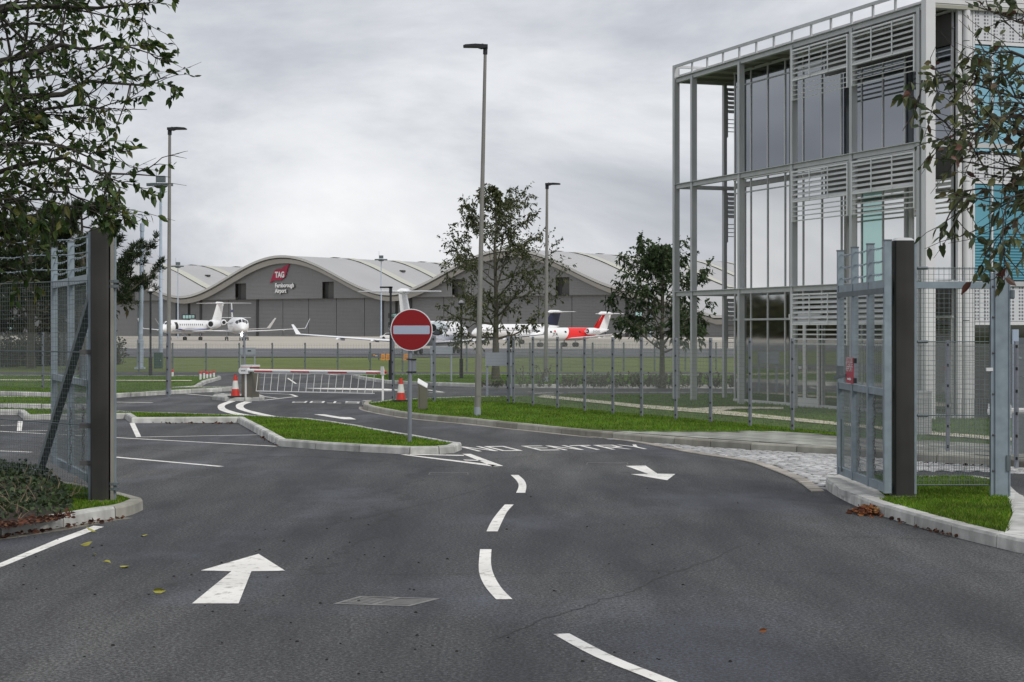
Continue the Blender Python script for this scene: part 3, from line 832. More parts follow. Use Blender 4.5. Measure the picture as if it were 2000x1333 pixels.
# right gate island
isl9 = None
near9 = smooth_path([G(1612, 951), G(1618, 960), G(1657.6, 982.5), G(1722, 1008), G(1840, 1043), G(1968, 1075), G(2000, 1082), G(2200, 1120)], 5)
far9 = [G(2200, 1052, .11), G(2014, 1030, .11), G(2008, 1000, .11), G(1992, 965, .11), G(1965, 940, .11), G(1900, 930, .11), G(1786, 931, .11), G(1690, 926, .11), G(1640, 927, .11)]
poly9 = near9 + far9 + [near9[0]]
isl9 = obj('right_gate_island', MB().sheet(offset_path(poly9, 0.10)[:-1], 0.102), 'grass', kind='structure')
in9 = kerb_run(isl9, poly9, True, h=0.12, w=0.15)
conc9 = [G(1622, 938, .12), G(1640, 955, .12), G(1700, 976, .12), G(1735, 973, .12), G(1700, 945, .12), G(1660, 928.5, .12), G(1640, 929, .12)]
obj('concrete_pad', MB().prism(conc9, 0.05, 0.118), 'kerb', isl9)
grass_blades('grass_blades', in9[:-1], 0.10, 4200, isl9, cap=70000, exclude=[conc9, [G(1985, 1200, .12), G(1968, 1040, .12), G(1976, 980, .12), G(1970, 950, .12), G(2100, 940, .12), G(2400, 1100, .12)]])
obj('kerb_inner_path', MB().prism([G(1962, 1043, .12), G(1980, 1000, .12), G(1982, 962, .12), G(1999, 970, .12), G(2012, 1000, .12), G(2004, 1048, .12)], 0.06, 0.125), 'kerb', isl9)

# ---- right verge: kerb, channel, paving, setts
VZ = 0.12
edge5 = smooth_path([G(716, 791), G(709, 797), G(716, 802), G(745, 808.5), G(800, 817.5), G(900, 827.5), G(1000, 838), G(1090, 847.5), G(1190, 857.5), G(1290, 866.5), G(1450, 878.5), G(1634, 889.5), G(1786, 901), G(1934, 910), G(2150, 926)], 4)
verge_far = [G(2150, 790, VZ), G(2600, 766, VZ), G(2600, 761, VZ), G(1240, 769.5, VZ), G(1098, 771, VZ), G(1020, 773.5, VZ), G(928, 774, VZ), G(840, 777, VZ), G(770, 780, VZ), G(728, 785.5, VZ)]
verge = obj('right_verge', MB().sheet(offset_path(edge5, 0.10) + verge_far, VZ - 0.018), 'grass', kind='structure')
verge['label'] = 'grass verge between the curving road, mesh fence and glass building'
in5 = kerb_run(verge, edge5, True, h=VZ, w=0.14, m='kerb_mid', alt='kerb_dark')
kerb_run(verge, offset_path(edge5, -0.125)[3:32], True, h=0.007, w=0.115, m='channel', stone=0.6, name='channel_stone')
kerb_run(verge, [edge5[0]] + verge_far[::-1][:5], False, h=VZ, w=0.12)
grass_edge = [G(1120, 836.5, VZ), G(1250, 841, VZ), G(1400, 841.5, VZ), G(1500, 841.5, VZ), G(1560, 843.5, VZ), G(1640, 850, VZ), G(1790, 859, VZ), G(1940, 867, VZ), G(2150, 880, VZ)]
i_start = min(range(len(in5)), key=lambda i: math.dist(in5[i], G(1130, 836, VZ)))
grass_blades('grass_blades', in5[:i_start] + grass_edge + verge_far, VZ - 0.02, 420, verge, cap=90000)
# paving slabs between the grass and the kerb
pave = obj('pavement', MB().sheet([p for p in grass_edge] + in5[i_start:][::-1], VZ - 0.014), 'joint', kind='structure')
pave['label'] = 'mossy grey paving behind the kerb at the right of the road'
pp = grass_edge + in5[i_start:][::-1]
ang = math.atan2(G(1634, 889)[1] - G(1190, 857)[1], G(1634, 889)[0] - G(1190, 857)[0])
ca, sa = math.cos(ang), math.sin(ang)
ox, oy = G(1190, 857)
slab_me = []
for k in range(5):
    mb = MB(); t_ = rng.uniform(0, 0.004)
    mb.box((0, 0, -0.02), (0.588, 0.286, 0.04 + t_)); slab_me.append(mesh_of(mb, 'paving_slab', 'slab'))
cnt = 0
rest = MB()
for r_ in range(-4, 16):
    for c_ in range(-12, 44):
        lx, ly = c_ * 0.6 + (r_ % 2) * 0.3, r_ * 0.3
        x, y = ox + lx * ca - ly * sa, oy + lx * sa + ly * ca
        cs = [(x + (a * ca - b * sa), y + (a * sa + b * ca)) for a, b in ((-.27, -.13), (.27, -.13), (.27, .13), (-.27, .13))]
        if in_poly(np.array([q[0] for q in cs]), np.array([q[1] for q in cs]), pp).sum() >= 4:
            o = inst('paving_slab', slab_me[cnt % 5], pave, (x, y, VZ - 0.004 + rng.uniform(-0.002, 0.002)), ang + rng.uniform(-.006, .006)); cnt += 1
# granite setts between the kerb and the flush stone channel
chan = smooth_path([G(1120, 850.4), G(1190, 858.5), G(1250, 867), G(1350, 886), G(1450, 901), G(1498, 916), G(1550, 938), G(1582, 961)], 5)
sett_area = chan + [G(1614, 953), G(1640, 926), G(1700, 921), G(1940, 922), G(2150, 942)] + [G(2150, 927), G(1934, 911), G(1786, 902), G(1634, 890.5), G(1450, 879.5), G(1290, 867.5), G(1190, 858.2)]
setts = obj('sett_paving', MB().sheet(sett_area, 0.005), 'joint', kind='structure')
setts['label'] = 'pale granite setts wedged between the kerb and the tarmac'
kerb_run(setts, chan, True, h=0.014, w=0.17, m='channel', stone=0.3, name='channel_stone')
sm = []
for k in range(6):
    mb = MB(); a_, b_ = 0.094 * rng.uniform(.72, 1), 0.072 * rng.uniform(.72, 1); e_ = 0.018
    vs = [(-a_, -b_, -0.02), (a_, -b_, -0.02), (a_, b_, -0.02), (-a_, b_, -0.02)] + [(x * rng.uniform(.8, .95), y * rng.uniform(.75, .95), 0.006 + rng.uniform(-.003, .003)) for x, y in ((-a_, -b_), (a_, -b_), (a_, b_), (-a_, b_))]
    mb.hexa(vs); sm.append(mb)
sett_meshes = [mesh_of(mb, 'sett', 'sett') for mb in sm]
spots = []
ang2 = math.atan2(G(1634, 889)[1] - G(1450, 878)[1], G(1634, 889)[0] - G(1450, 878)[0])
c2, s2 = math.cos(ang2), math.sin(ang2)
ox, oy = G(1450, 878)
for r_ in range(-40, 20):
    for c_ in range(-40, 80):
        lx, ly = c_ * 0.205 + (r_ % 2) * 0.1 + rng.uniform(-.025, .025) + 0.06 * math.sin(r_ * 2.3), r_ * 0.16 + rng.uniform(-.018, .018)
        x, y = ox + lx * c2 - ly * s2, oy + lx * s2 + ly * c2
        spots.append((x, y))
xs = np.array([s_[0] for s_ in spots]); ys = np.array([s_[1] for s_ in spots])
cw = [tuple(p) for p in offset_path(chan, 0.18)] + sett_area[len(chan):]
keep = in_poly(xs, ys, cw) & (xs / ys < 0.275)
spots = sorted([spots[i] for i in np.where(keep)[0]], key=lambda s_: s_[1])
rest = MB()
for k, (x, y) in enumerate(spots):
    rz = ang2 + rng.uniform(-.16, .16)
    if k < 300:
        inst('sett', sett_meshes[k % 6], setts, (x, y, 0.006 + rng.uniform(0, .008)), rz)
    else:
        cc, ss = math.cos(rz), math.sin(rz); src = sm[k % 6]
        rest.add([(x + a * cc - b * ss, y + a * ss + b * cc, c + 0.008) for a, b, c in src.v], src.f)
if rest.v: obj('far_setts', rest, 'sett', setts, kind='stuff')
# cream paths by the building
obj('cream_path', MB().sheet([G(1048, 776, VZ), G(1062, 771.6, VZ), G(1150, 780.5, VZ), G(1250, 790.5, VZ), G(1370, 799, VZ), G(1440, 805, VZ), G(1634, 825, VZ), G(1800, 842, VZ), G(1940, 853, VZ), G(2150, 866, VZ), G(2150, 873, VZ), G(1940, 859.5, VZ), G(1800, 848, VZ), G(1634, 830.5, VZ), G(1500, 818, VZ), G(1386, 808, VZ), G(1250, 797, VZ), G(1150, 786, VZ)], VZ + 0.004), 'path', verge)
obj('cream_path', MB().sheet([G(1330, 800.5, VZ), G(1400, 794.8, VZ), G(1530, 796, VZ), G(1530, 800, VZ), G(1440, 799, VZ), G(1396, 804.5, VZ)], VZ + 0.008), 'path', verge)

# ================================================================== FENCES
def fence(name, label, posts, h, mesh_dx=0.0254, mesh_dz=0.0762, wr=0.0015, pw=0.06, z0=VZ, gaps=(), clips=6, m='fencepost', wm='wire', group=None):
    t = thing(name, label, 'fence', (posts[0][0], posts[0][1], z0), group)
    cm = mesh_of(MB().box((0, 0, 0), (0.03, 0.03, 0.04)), 'clip', 'black')
    for i, p in enumerate(posts):
        q = posts[min(i + 1, len(posts) - 1)]; r_ = posts[max(i - 1, 0)]
        a = math.atan2(q[1] - r_[1], q[0] - r_[0])
        mb = MB().box((p[0], p[1], z0 + (h + 0.02) / 2 - 0.03), (pw, pw * 0.75, h + 0.08), a)
        po = obj('post', mb, m, t)
        for k in range(clips):
            inst('clip', cm, po, (p[0] - math.cos(a) * pw * 0.45, p[1] - 0.02, z0 + h * (0.04 + 0.93 * k / (clips - 1))), 0)
        if i < len(posts) - 1 and i not in gaps:
            obj('mesh_panel', wires(grid_segs(p, q, z0 + 0.03, z0 + h - 0.02, mesh_dx, mesh_dz), wr), wm, t, kind='stuff')
    return t
postpx = [(1003, 787), (1041, 791), (1089, 796), (1142, 801), (1197, 806.5), (1253, 811), (1320, 817), (1388, 823.5), (1465, 830), (1548, 838.5), (1645, 849), (1745, 863), (1851, 881), (1985, 905), (2140, 930)]
fence('mesh_fence', 'grey weld-mesh fence with square posts curving round the right verge', [G(x, y, VZ) for x, y in postpx], 1.62)
fence('mesh_fence', 'short weld-mesh fence return from the ticket post to the blank sign', [G(768, 781, VZ), G(848, 784, VZ), G(993, 786.5, VZ)], 1.62)
fence('mesh_fence', 'weld-mesh fence run left of the barrier, behind the striped cone', [G(-130, 752, VZ), G(84, 759, VZ), G(210, 764, VZ), G(328.5, 772, VZ), G(477, 770, VZ)], 1.72)
far_posts = [((x - 1000) / F * 90.0, 90.0 + (x - 540) * 0.004) for x in range(154, 1480, 63)]
fence('airfield_fence', 'thin-posted low mesh fence along the far edge of the airfield grass', far_posts, 1.33, mesh_dx=0.075, mesh_dz=0.2, wr=0.0026, pw=0.07, z0=-0.02, clips=4, m='galv_dark')

# ================================================================== GATES
def barbed(a, b, zs, t, sag=0.03):
    for z in zs:
        pts = []
        for k in range(9):
            f = k / 8
            pts.append((a[0] + (b[0] - a[0]) * f, a[1] + (b[1] - a[1]) * f, z - sag * math.sin(math.pi * ((f * 3) % 1))))
        mb = MB().tube(pts, 0.006, 4)
        for k in range(24):
            f = (k + .5) / 24
            x, y = a[0] + (b[0] - a[0]) * f, a[1] + (b[1] - a[1]) * f
            zz = z - sag * math.sin(math.pi * ((f * 3) % 1))
            mb.bar((x - .016, y - .012, zz - .016), (x + .016, y + .012, zz + .016), 0.006)
        obj('barbed_wire', mb, 'galv', t)
def gate_leaf(t, a, b, z0, zm, z1, ztop, n=3, dx=0.05):
    d = math.atan2(b[1] - a[1], b[0] - a[0])
    for k in range(n + 1):
        f = k / n
        x, y = a[0] + (b[0] - a[0]) * f, a[1] + (b[1] - a[1]) * f
        obj('upright', MB().box((x, y, (z0 + ztop) / 2), (0.075, 0.075, ztop - z0), d), 'galv', t)
        obj('end_cap', MB().box((x, y, ztop + 0.008), (0.085, 0.085, 0.014), d), 'galv_dark', t)
    for (z, nm, hh) in ((z0 + 0.05, 'bottom_rail', 0.09), (zm, 'middle_rail', 0.075), (z1, 'top_rail', 0.09)):
        obj(nm, MB().bar((a[0], a[1], z), (b[0], b[1], z), 0.06, hh), 'galv', t)
    obj('mesh_infill', wires(grid_segs(a, b, z0 + 0.06, z1, dx, dx), 0.0011), 'wire_near', t, kind='stuff')
    obj('lower_mesh_infill', wires(grid_segs((a[0] + .012, a[1]), (b[0] + .012, b[1]), z0 + 0.06, zm, 0.025, 0.05), 0.0008), 'wire_near', t, kind='stuff')
    barbed(a, b, [z1 + (ztop - z1) * f for f in (0.3, 0.6, 0.92)], t)

def post_with_cap(name, label, x, y, z0, z1, w):
    t = thing(name, label, 'gate post', (x, y, z0))
    b = 0.018; c = w / 2
    prof = [(-c + b, -c), (c - b, -c), (c, -c + b), (c, c - b), (c - b, c), (-c + b, c), (-c, c - b), (-c, -c + b)]
    obj('shaft', MB().prism([(x + u, y + v) for u, v in prof], z0 - .02, z1), 'gatepost', t)
    cap = MB(); n = 8
    cap.v = [(x + u * 1.02, y + v * 1.02, z1 + 0.001) for u, v in prof] + [(x + u * .72, y + v * .72, z1 + 0.03) for u, v in prof] + [(x, y, z1 + .036)]
    cap.f = [(i, (i + 1) % 8, 8 + (i + 1) % 8, 8 + i) for i in range(8)] + [(8 + i, 8 + (i + 1) % 8, 16) for i in range(8)]
    obj('cap', cap, 'frame', t)
    obj('base_plate', MB().box((x, y, z0 + 0.012), (w + .03, w + .03, 0.024)), 'gatepost_side', t)
    return t
# --- left gate
dl = D(980, .105); xl = P(197.5, dl)
pl = post_with_cap('gate_post', 'dark square steel gate post on the grass at the left', xl, dl, 0.10, Z(446, dl), 0.19)
obj('side_channel', MB().box((xl + 0.125, dl + 0.02, 1.58), (0.03, 0.16, 2.95)), 'gatepost_side', pl)
hx, hy = P(221.5, dl), dl + 0.02
gl = thing('gate_leaf', 'left galvanised gate leaf standing open behind its dark post', 'gate', (hx, hy, 0.1))
obj('hinge_tube', MB().box((hx, hy, (0.12 + Z(447, dl)) / 2), (0.042, 0.06, Z(447, dl) - 0.12)), 'galv', gl)
for z in (Z(555, dl), Z(950, dl)):
    hb = obj('hinge', MB().lathe([(0.02, -.045), (0.055, -.04), (0.055, -.012), (0.03, -.008), (0.03, .008), (0.055, .012), (0.055, .04), (0.02, .045)], 10, (hx + .005, hy - .03, z)), 'galv_dark', gl)
gate_leaf(gl, (hx - .03, hy + .06), (-5.98, 24.75), 0.17, 1.30, 2.50, 2.98)
obj('lock_box', MB().box((-5.05, 22.35, 1.46), (0.16, 0.08, 0.3), 1.93), 'galv_dark', gl)
# chains hanging from the leaf
def chain(t, top, n, name='chain'):
    mb = MB()
    for k in range(n):
        z = top[2] - k * 0.034
        rr, w = 0.003, 0.010
        ax = (1, 0) if k % 2 else (0.3, 1)
        pts = []
        for j in range(9):
            q = 2 * math.pi * j / 8
            pts.append((top[0] + ax[0] * w * math.cos(q) + 0.008 * math.sin(k), top[1] + ax[1] * w * math.cos(q), z + 0.022 * math.sin(q)))
        mb.tube(pts, rr, 4, cap=False)
    return obj(name, mb, 'iron', t)
chain(gl, (-5.35, 22.95, 0.95), 22); chain(gl, (-4.98, 22.0, 1.0), 22)
st = thing('fence_strut', 'dark sloping steel strut bracing the left gate post', 'strut', (-6.04, 24.2, 0.1))
obj('strut_tube', MB().bar((-6.04, 24.2, 0.08), (P(178, dl) - .02, dl + 0.16, 2.28), 0.085), 'galv_dark', st)
obj('foot', MB().box((-6.04, 24.2, 0.11), (0.16, 0.16, 0.03)), 'galv_dark', st)
bolt_me = mesh_of(MB().lathe([(.013, -.006), (.013, .006), (.006, .010)], 6), 'bolt', 'iron')
for z in (Z(455, dl), Z(480, dl), Z(505, dl), Z(620, dl), Z(760, dl), Z(860, dl)):
    b_ = inst('bolt', bolt_me, gl, (hx, hy - .034, z)); b_.rotation_euler = (R(90), 0, 0)
# --- left side mesh fence panel
fa, fb = (P(178, dl), dl + .04), (-6.75, 22.4)
lf = thing('mesh_panel_fence', 'galvanised small-square mesh fence left of the dark gate post', 'fence', (*fa, 0.1))
obj('mesh_infill', wires(grid_segs(fa, fb, 0.13, 2.42, 0.05, 0.05), 0.0015), 'wire_near', lf, kind='stuff')
for z in (Z(688.8, dl), Z(832, dl), 2.43): obj('tension_wire', MB().tube([(*fa, z), (*fb, z)], 0.006, 5), 'galv_dark', lf)
obj('edge_angle', MB().box((fa[0] - .02, fa[1], 1.5), (0.03, 0.05, 2.9)), 'galv', lf)
for z in (Z(688, dl), Z(832, dl), Z(905, dl)): obj('clamp', MB().box((fa[0] - .06, fa[1] - .03, z), (0.12, 0.04, 0.05)), 'iron', lf)
for (px, zt) in ((107, 2.95),):
    q = (fa[0] + (fb[0] - fa[0]) * .75, fa[1] + (fb[1] - fa[1]) * .75)
barbed(fa, fb, (2.58, 2.74, 2.9), lf)
# --- right gate
dr = D(970, .12); xr = P(1763, dr)
pr = post_with_cap('gate_post', 'dark square steel gate post on the grass at the right', xr, dr, 0.11, Z(471, dr), 0.215)
obj('side_channel', MB().box((xr + 0.128, dr + .02, 1.5), (0.03, 0.12, 2.7)), 'galv', pr)
obj('side_strip', MB().box((xr - 0.118, dr + .04, 1.5), (0.016, 0.1, 2.72)), 'gatepost_side', pr)
ga, gb = (P(1733, 20.25), 20.25), (3.97, 22.9)
glr = thing('gate_leaf', 'right galvanised gate leaf standing open, with a red notice', 'gate', (*ga, 0.1))
gate_leaf(glr, ga, gb, 0.165, 1.24, 2.40, 2.86)
obj('hinge', MB().box((P(1741, dr), dr, Z(585, dr)), (0.06, 0.06, 0.09)), 'galv_dark', glr)
obj('hinge', MB().box((P(1741, dr), dr, Z(950, dr)), (0.06, 0.06, 0.07)), 'galv_dark', glr)
obj('top_strip', MB().bar((ga[0] - .035, ga[1], 2.33), (gb[0] - .035, gb[1], 2.33), 0.012, 0.06), 'galv_dark', glr)
obj('drop_bolt', MB().tube([(3.93, 22.6, 0.22), (3.93, 22.6, 0.85)], 0.011, 6), 'galv_dark', glr)
obj('latch', MB().box((3.94, 22.75, 1.42), (0.05, 0.22, 0.12)), 'galv_dark', glr)
obj('latch_lever', MB().bar((3.90, 22.9, 1.33), (3.92, 22.2, 1.38), 0.03), 'galv_dark', glr)
chain(glr, (3.99, 21.75, 1.0), 23); chain(glr, (3.99, 20.85, 1.25), 28)
# red notice on the leaf
f0, f1 = 0.585, 0.745
sa_, sb_ = [(ga[0] + (gb[0] - ga[0]) * f - .055, ga[1] + (gb[1] - ga[1]) * f) for f in (f1, f0)]
zs0, zs1 = Z(748, sa_[1]), Z(698, sa_[1])
rs = thing('notice', 'narrow red notice with white arrow on the right gate leaf', 'sign', (*sa_, zs0))
dxn = Vector((sb_[0] - sa_[0], sb_[1] - sa_[1], 0)); wn_ = dxn.length; ux = dxn.normalized(); nn = Vector((-1, -.02, 0))
def on_sign(pts): return [tuple(Vector((sa_[0], sa_[1], zs0)) + ux * u + Vector((0, 0, v)) + nn * w) for u, v, w in pts]
hN = zs1 - zs0
obj('board', MB().hexa(on_sign([(0, 0, 0), (wn_, 0, 0), (wn_, 0, .008), (0, 0, .008), (0, hN, 0), (wn_, hN, 0), (wn_, hN, .008), (0, hN, .008)])), 'redsign', rs)
for k, s_ in enumerate(('VISITORS', 'PLEASE', 'REPORT')):
    v, f = text_geo(s_, 0.088)
    sx = 0.40 / (max(q[0] for q in v) - min(q[0] for q in v))
    obj('lettering', (on_sign([(wn_ / 2 + q[0] * sx, hN * (0.80 - 0.17 * k) + q[1], 0.011) for q in v]), f), 'white', rs)
ar = [(.10, .13), (.26, .13), (.26, .09), (.36, .165), (.26, .24), (.26, .20), (.10, .20)]
obj('arrow', (on_sign([(wn_ * u / .46, hN * v * 1.0, 0.011) for u, v in ar]), [tuple(range(7))]), 'white', rs)
for z in (0.88, 0.12): obj('clip', MB().box(tuple(Vector(on_sign([(wn_ + .03, hN * z, -.01)])[0])), (0.03, 0.05, 0.06)), 'black', rs)
# --- personnel panel between the right post and the galvanised post
dg = D(970, .12); xg = P(1958, dg)
pa, pb = (P(1785, dg), dg + .03), (P(1940, dg), dg + .03)
pf = thing('mesh_panel_fence', 'galvanised mesh panel between the dark right post and the galvanised post', 'fence', (*pa, 0.1))
obj('stile', MB().box((pa[0], pa[1], 1.31), (0.045, 0.05, 2.42)), 'galv', pf)
obj('stile', MB().box((pb[0], pb[1], 1.31), (0.05, 0.06, 2.42)), 'galv', pf)
obj('top_rail', MB().bar((pa[0], pa[1], Z(557, dg)), (pb[0], pb[1], Z(557, dg)), 0.04, 0.07), 'galv', pf)
obj('mesh_infill', wires(grid_segs(pa, pb, Z(948, dg), Z(522, dg), 0.055, 0.0515), 0.0019), 'wire_near', pf, kind='stuff')
obj('lower_mesh_infill', wires(grid_segs((pa[0], pa[1] + .01), (pb[0], pb[1] + .01), Z(948, dg), Z(780, dg), 0.0275, 0.0515), 0.0015), 'wire_near', pf, kind='stuff')
for y_ in (524, 668, 812, 948): obj('tension_wire', MB().tube([(pa[0], pa[1], Z(y_, dg)), (pb[0], pb[1], Z(y_, dg))], 0.006, 5), 'galv_dark', pf)
for y_ in (500, 560, 620, 690, 770, 850, 920):
    b_ = inst('bolt', bolt_me, pf, (pa[0], pa[1] - .028, Z(y_, dg))); b_.rotation_euler = (R(90), 0, 0)
    b_ = inst('bolt', bolt_me, pf, (pb[0], pb[1] - .033, Z(max(530, y_), dg))); b_.rotation_euler = (R(90), 0, 0)
for y_ in (524, 668, 812): obj('tensioner', MB().tube([(pa[0] + .04, pa[1] - .02, Z(y_, dg)), (pa[0] + .15, pa[1] - .02, Z(y_, dg))], 0.018, 6), 'galv_dark', pf)
obj('lock_bracket', MB().box((pb[0] - .04, pb[1] - .02, Z(722, dg)), (0.07, 0.04, 0.035)), 'louvre', pf)
gp_ = thing('galvanised_post', 'tall pale galvanised channel post on the grass at the right edge', 'post', (xg, dg, .1))
wz = Z(527, dg)
obj('web', MB().box((xg, dg, (wz + .08) / 2), (0.14, 0.012, wz - .08)), 'galv', gp_)
obj('flange', MB().box((xg - .075, dg + .03, (wz + .08) / 2), (0.012, 0.10, wz - .08)), 'galv', gp_)
obj('flange', MB().box((xg + .075, dg + .03, (wz + .08) / 2), (0.012, 0.10, wz - .08)), 'galv', gp_)
obj('lock_plate', MB().box((xg + .06, dg - .012, Z(905, dg)), (0.045, 0.02, 0.17)), 'galv_dark', gp_)
obj('hinge_pin', MB().lathe([(0.02, -.05), (.03, -.04), (.03, .04), (.02, .05)], 8, (xg + .10, dg - .01, Z(575, dg))), 'galv_dark', gp_)
dg2 = 27.5
g2 = thing('galvanised_gate', 'pale galvanised gate frame beyond the post at the right edge', 'gate', (P(1985, dg2), dg2, 0))
obj('stile', MB().box((P(1983, dg2), dg2, 1.0), (0.085, 0.06, 1.34 + .5)), 'mast', g2)
obj('infill_sheet', MB().box((P(2012, dg2), dg2 + .03, 0.95), (0.36, 0.02, 1.7)), 'galv_dark', g2)
obj('hinge_arm', MB().bar((P(1984, dg2), dg2 - .05, Z(697, dg2)), (P(1993, dg2), dg2 - .05, Z(700, dg2)), 0.025), 'galv', g2)

# ================================================================== BARRIERS
def barrier(label, x, y, zb, azim, L, seg, n_bars, with_text=True, rest=True, arm_z=0.80, cw=.185):
    t = thing('barrier', label, 'barrier', (x, y, zb))
    d = Vector((math.cos(azim), math.sin(azim), 0)); n = Vector((d.y, -d.x, 0))       # n points to the camera side
    def Q(u, v, z): return tuple(Vector((x, y, zb)) + d * u + n * v + Vector((0, 0, z)))
    def bx(u0, u1, v0, v1, z0, z1): return MB().hexa([Q(u0, v0, z0), Q(u1, v0, z0), Q(u1, v1, z0), Q(u0, v1, z0), Q(u0, v0, z1), Q(u1, v0, z1), Q(u1, v1, z1), Q(u0, v1, z1)])
    cab = obj('cabinet', bx(-cw, cw, .15, -.15, 0.0, 0.83), 'cabinet', t)
    obj('lid', bx(-cw - .015, cw + .015, .17, -.17, 0.833, 0.885), 'frame_white', cab)
    obj('lid_stripe', bx(-cw - .01, cw + .01, .165, -.165, 0.818, 0.8325), 'red', cab)
    obj('door_strip', bx(-.065, .0, .156, .151, 0.01, 0.68), 'white', cab)
    hub = MB()
    pr = [(-.2, 0)] + [(-.12 - .08 * math.cos(a), .085 * math.sin(a)) for a in [R(q) for q in range(20, 91, 14)]] + [(.11, .085), (.11, -.085)] + [(-.12 - .08 * math.cos(a), -.085 * math.sin(a)) for a in [R(q) for q in range(90, 19, -14)]]
    k = len(pr)
    hub.v = [Q(u, .16, arm_z - .07 + w) for u, w in pr] + [Q(u, .26, arm_z - .07 + w) for u, w in pr]
    hub.f = [tuple(range(k)), tuple(reversed(range(k, 2 * k)))] + [(i, k + i, k + (i + 1) % k, (i + 1) % k) for i in range(k)]
    h_ = obj('arm_hub', hub, 'white', t)
    if with_text:
        v, f = text_geo('apt:ski', 0.062, bold=0.012)
        obj('lettering', ([Q(-.03 + a, .263, arm_z - .085 + b) for a, b in v], f), 'blackpaint', h_)
    arm = obj('arm', MB().tube([Q(.11, .21, arm_z - .06), Q(L, .21, arm_z - .06)], 0.042, 12), 'white', t, smooth=True)
    u = 0.34; on = True
    while u < L - .05:
        e = min(u + seg, L - .04)
        if on:
            s_ = MB(); m_ = 5
            for uu in (u, e):
                for q in range(m_ + 1):
                    a = R(-28 + 52 * q / m_)
                    s_.v.append(Q(uu, .21 + .0435 * math.cos(a), arm_z - .06 - .012 + .0435 * math.sin(a)))
            s_.f = [(q, q + 1, m_ + 2 + q, m_ + 1 + q) for q in range(m_)]
            obj('red_stripe', s_, 'red', arm)
        u = e; on = not on
    obj('top_reflector', MB().bar(Q(.3, .21, arm_z - .015), Q(L, .21, arm_z - .015), 0.02, 0.008), 'red', arm)
    sk0, sk1 = 0.42, L - .34
    zs_, ze_ = arm_z - .13, arm_z - .61
    obj('skirt_top_rail', MB().bar(Q(sk0 - .1, .21, zs_ + .015), Q(sk1 + .1, .21, zs_ + .015), 0.03, 0.03), 'frame_white', t)
    obj('skirt_bottom_rail', MB().bar(Q(sk0 - .05, .21, ze_), Q(sk1 + .02, .21, ze_), 0.02, 0.022), 'white', t)
    for k in range(n_bars):
        uu = sk0 + (sk1 - sk0) * k / (n_bars - 1)
        obj('skirt_bar', MB().bar(Q(uu + .02, .21, zs_), Q(uu - .045, .21, ze_), 0.016, 0.014), 'white', t)
    obj('tip', MB().tube([Q(L, .21, arm_z - .06), Q(L + .06, .21, arm_z - .06)], [0.045, 0.03], 12), 'red', t, smooth=True)
    if rest:
        r_ = thing('barrier_rest', 'white post with forked head that catches the barrier tip', 'post', Q(L - .02, .24, -zb))
        obj('post', MB().bar(Q(L - .02, .25, -zb - .01), Q(L - .02, .25, arm_z - .12), 0.05, 0.05), 'white', r_)
        obj('fork', MB().hexa([Q(L - .07, .29, arm_z - .12), Q(L + .03, .29, arm_z - .12), Q(L + .03, .20, arm_z - .12), Q(L - .07, .20, arm_z - .12), Q(L - .06, .29, arm_z + .09), Q(L + .02, .29, arm_z + .09), Q(L + .02, .26, arm_z + .09), Q(L - .06, .26, arm_z + .09)]), 'frame_white', r_)
    return t
db = D(776, .10); xb = P(489, db)
xe, de = P(760, 49.0), 49.0
barrier('lowered white and red barrier with hanging skirt across the lane', xb, db, 0.09, math.atan2(de - db, xe - xb), math.dist((xb, db), (xe, de)), 0.62, 17)
barrier('second white and red barrier cut off at the right edge', P(1952, 26.2), 26.2, 0.0, R(-3), 3.2, 0.55, 12, rest=False, arm_z=0.86, cw=.11)

# ================================================================== CONES, POSTS, SIGNS
def cone(label, x, y, z, h=0.62):
    t = thing('traffic_cone', label, 'traffic cone', (x, y, z), group='traffic cones by the barrier')
    obj('base', MB().box((x, y, z + .018), (h * .62, h * .62, .036), 0.25), 'black', t)
    def rr(f): return h * (0.205 - 0.145 * f)
    def band(f0, f1, m, nm): obj(nm, MB().lathe([(rr(f0), z + h * f0), (rr(f1), z + h * f1)], 18, (x, y, 0)), m, t, smooth=True)
    band(.05, .36, 'conered', 'lower_body'); band(.36, .72, 'conewhite', 'reflective_sleeve'); band(.72, .97, 'conered', 'upper_body')
    obj('tip', MB().lathe([(rr(.97), z + h * .97), (rr(1.0) * .8, z + h), (0.01, z + h)], 14, (x, y, 0)), 'black', t)
c1 = (P(460.5, db + .05), db - .02)
cone('red and white traffic cone left of the barrier cabinet', c1[0], c1[1], 0.10)
dc2 = D(784, VZ)
cone('red and white traffic cone behind the no-entry sign, on the verge', P(783, dc2), dc2, VZ, 0.60)
# ticket post
dt = D(798, VZ); xt = P(825.5, dt)
tp = thing('ticket_post', 'short bronze-grey ticket post with white sloping top on the verge', 'post', (xt, dt, VZ))
w2, zt0, zt1 = 0.105, Z(757, dt), Z(747, dt)
obj('body', MB().hexa([(xt - w2, dt - .13, VZ - .02), (xt + w2, dt - .13, VZ - .02), (xt + w2, dt + .13, VZ - .02), (xt - w2, dt + .13, VZ - .02), (xt - w2, dt - .13, zt1 - .02), (xt + w2, dt - .13, zt0 - .02), (xt + w2, dt + .13, zt0 + .04), (xt - w2, dt + .13, zt1 + .06)]), 'cabinet', tp)
obj('sloping_top', MB().hexa([(xt - w2 - .005, dt - .14, zt1 - .018), (xt + w2 + .005, dt - .14, zt0 - .018), (xt + w2 + .005, dt + .14, zt0 + .045), (xt - w2 - .005, dt + .14, zt1 + .062), (xt - w2 - .005, dt - .14, zt1 + .01), (xt + w2 + .005, dt - .14, zt0 + .0), (xt + w2 + .005, dt + .14, zt0 + .08), (xt - w2 - .005, dt + .14, zt1 + .09)]), 'white', tp)
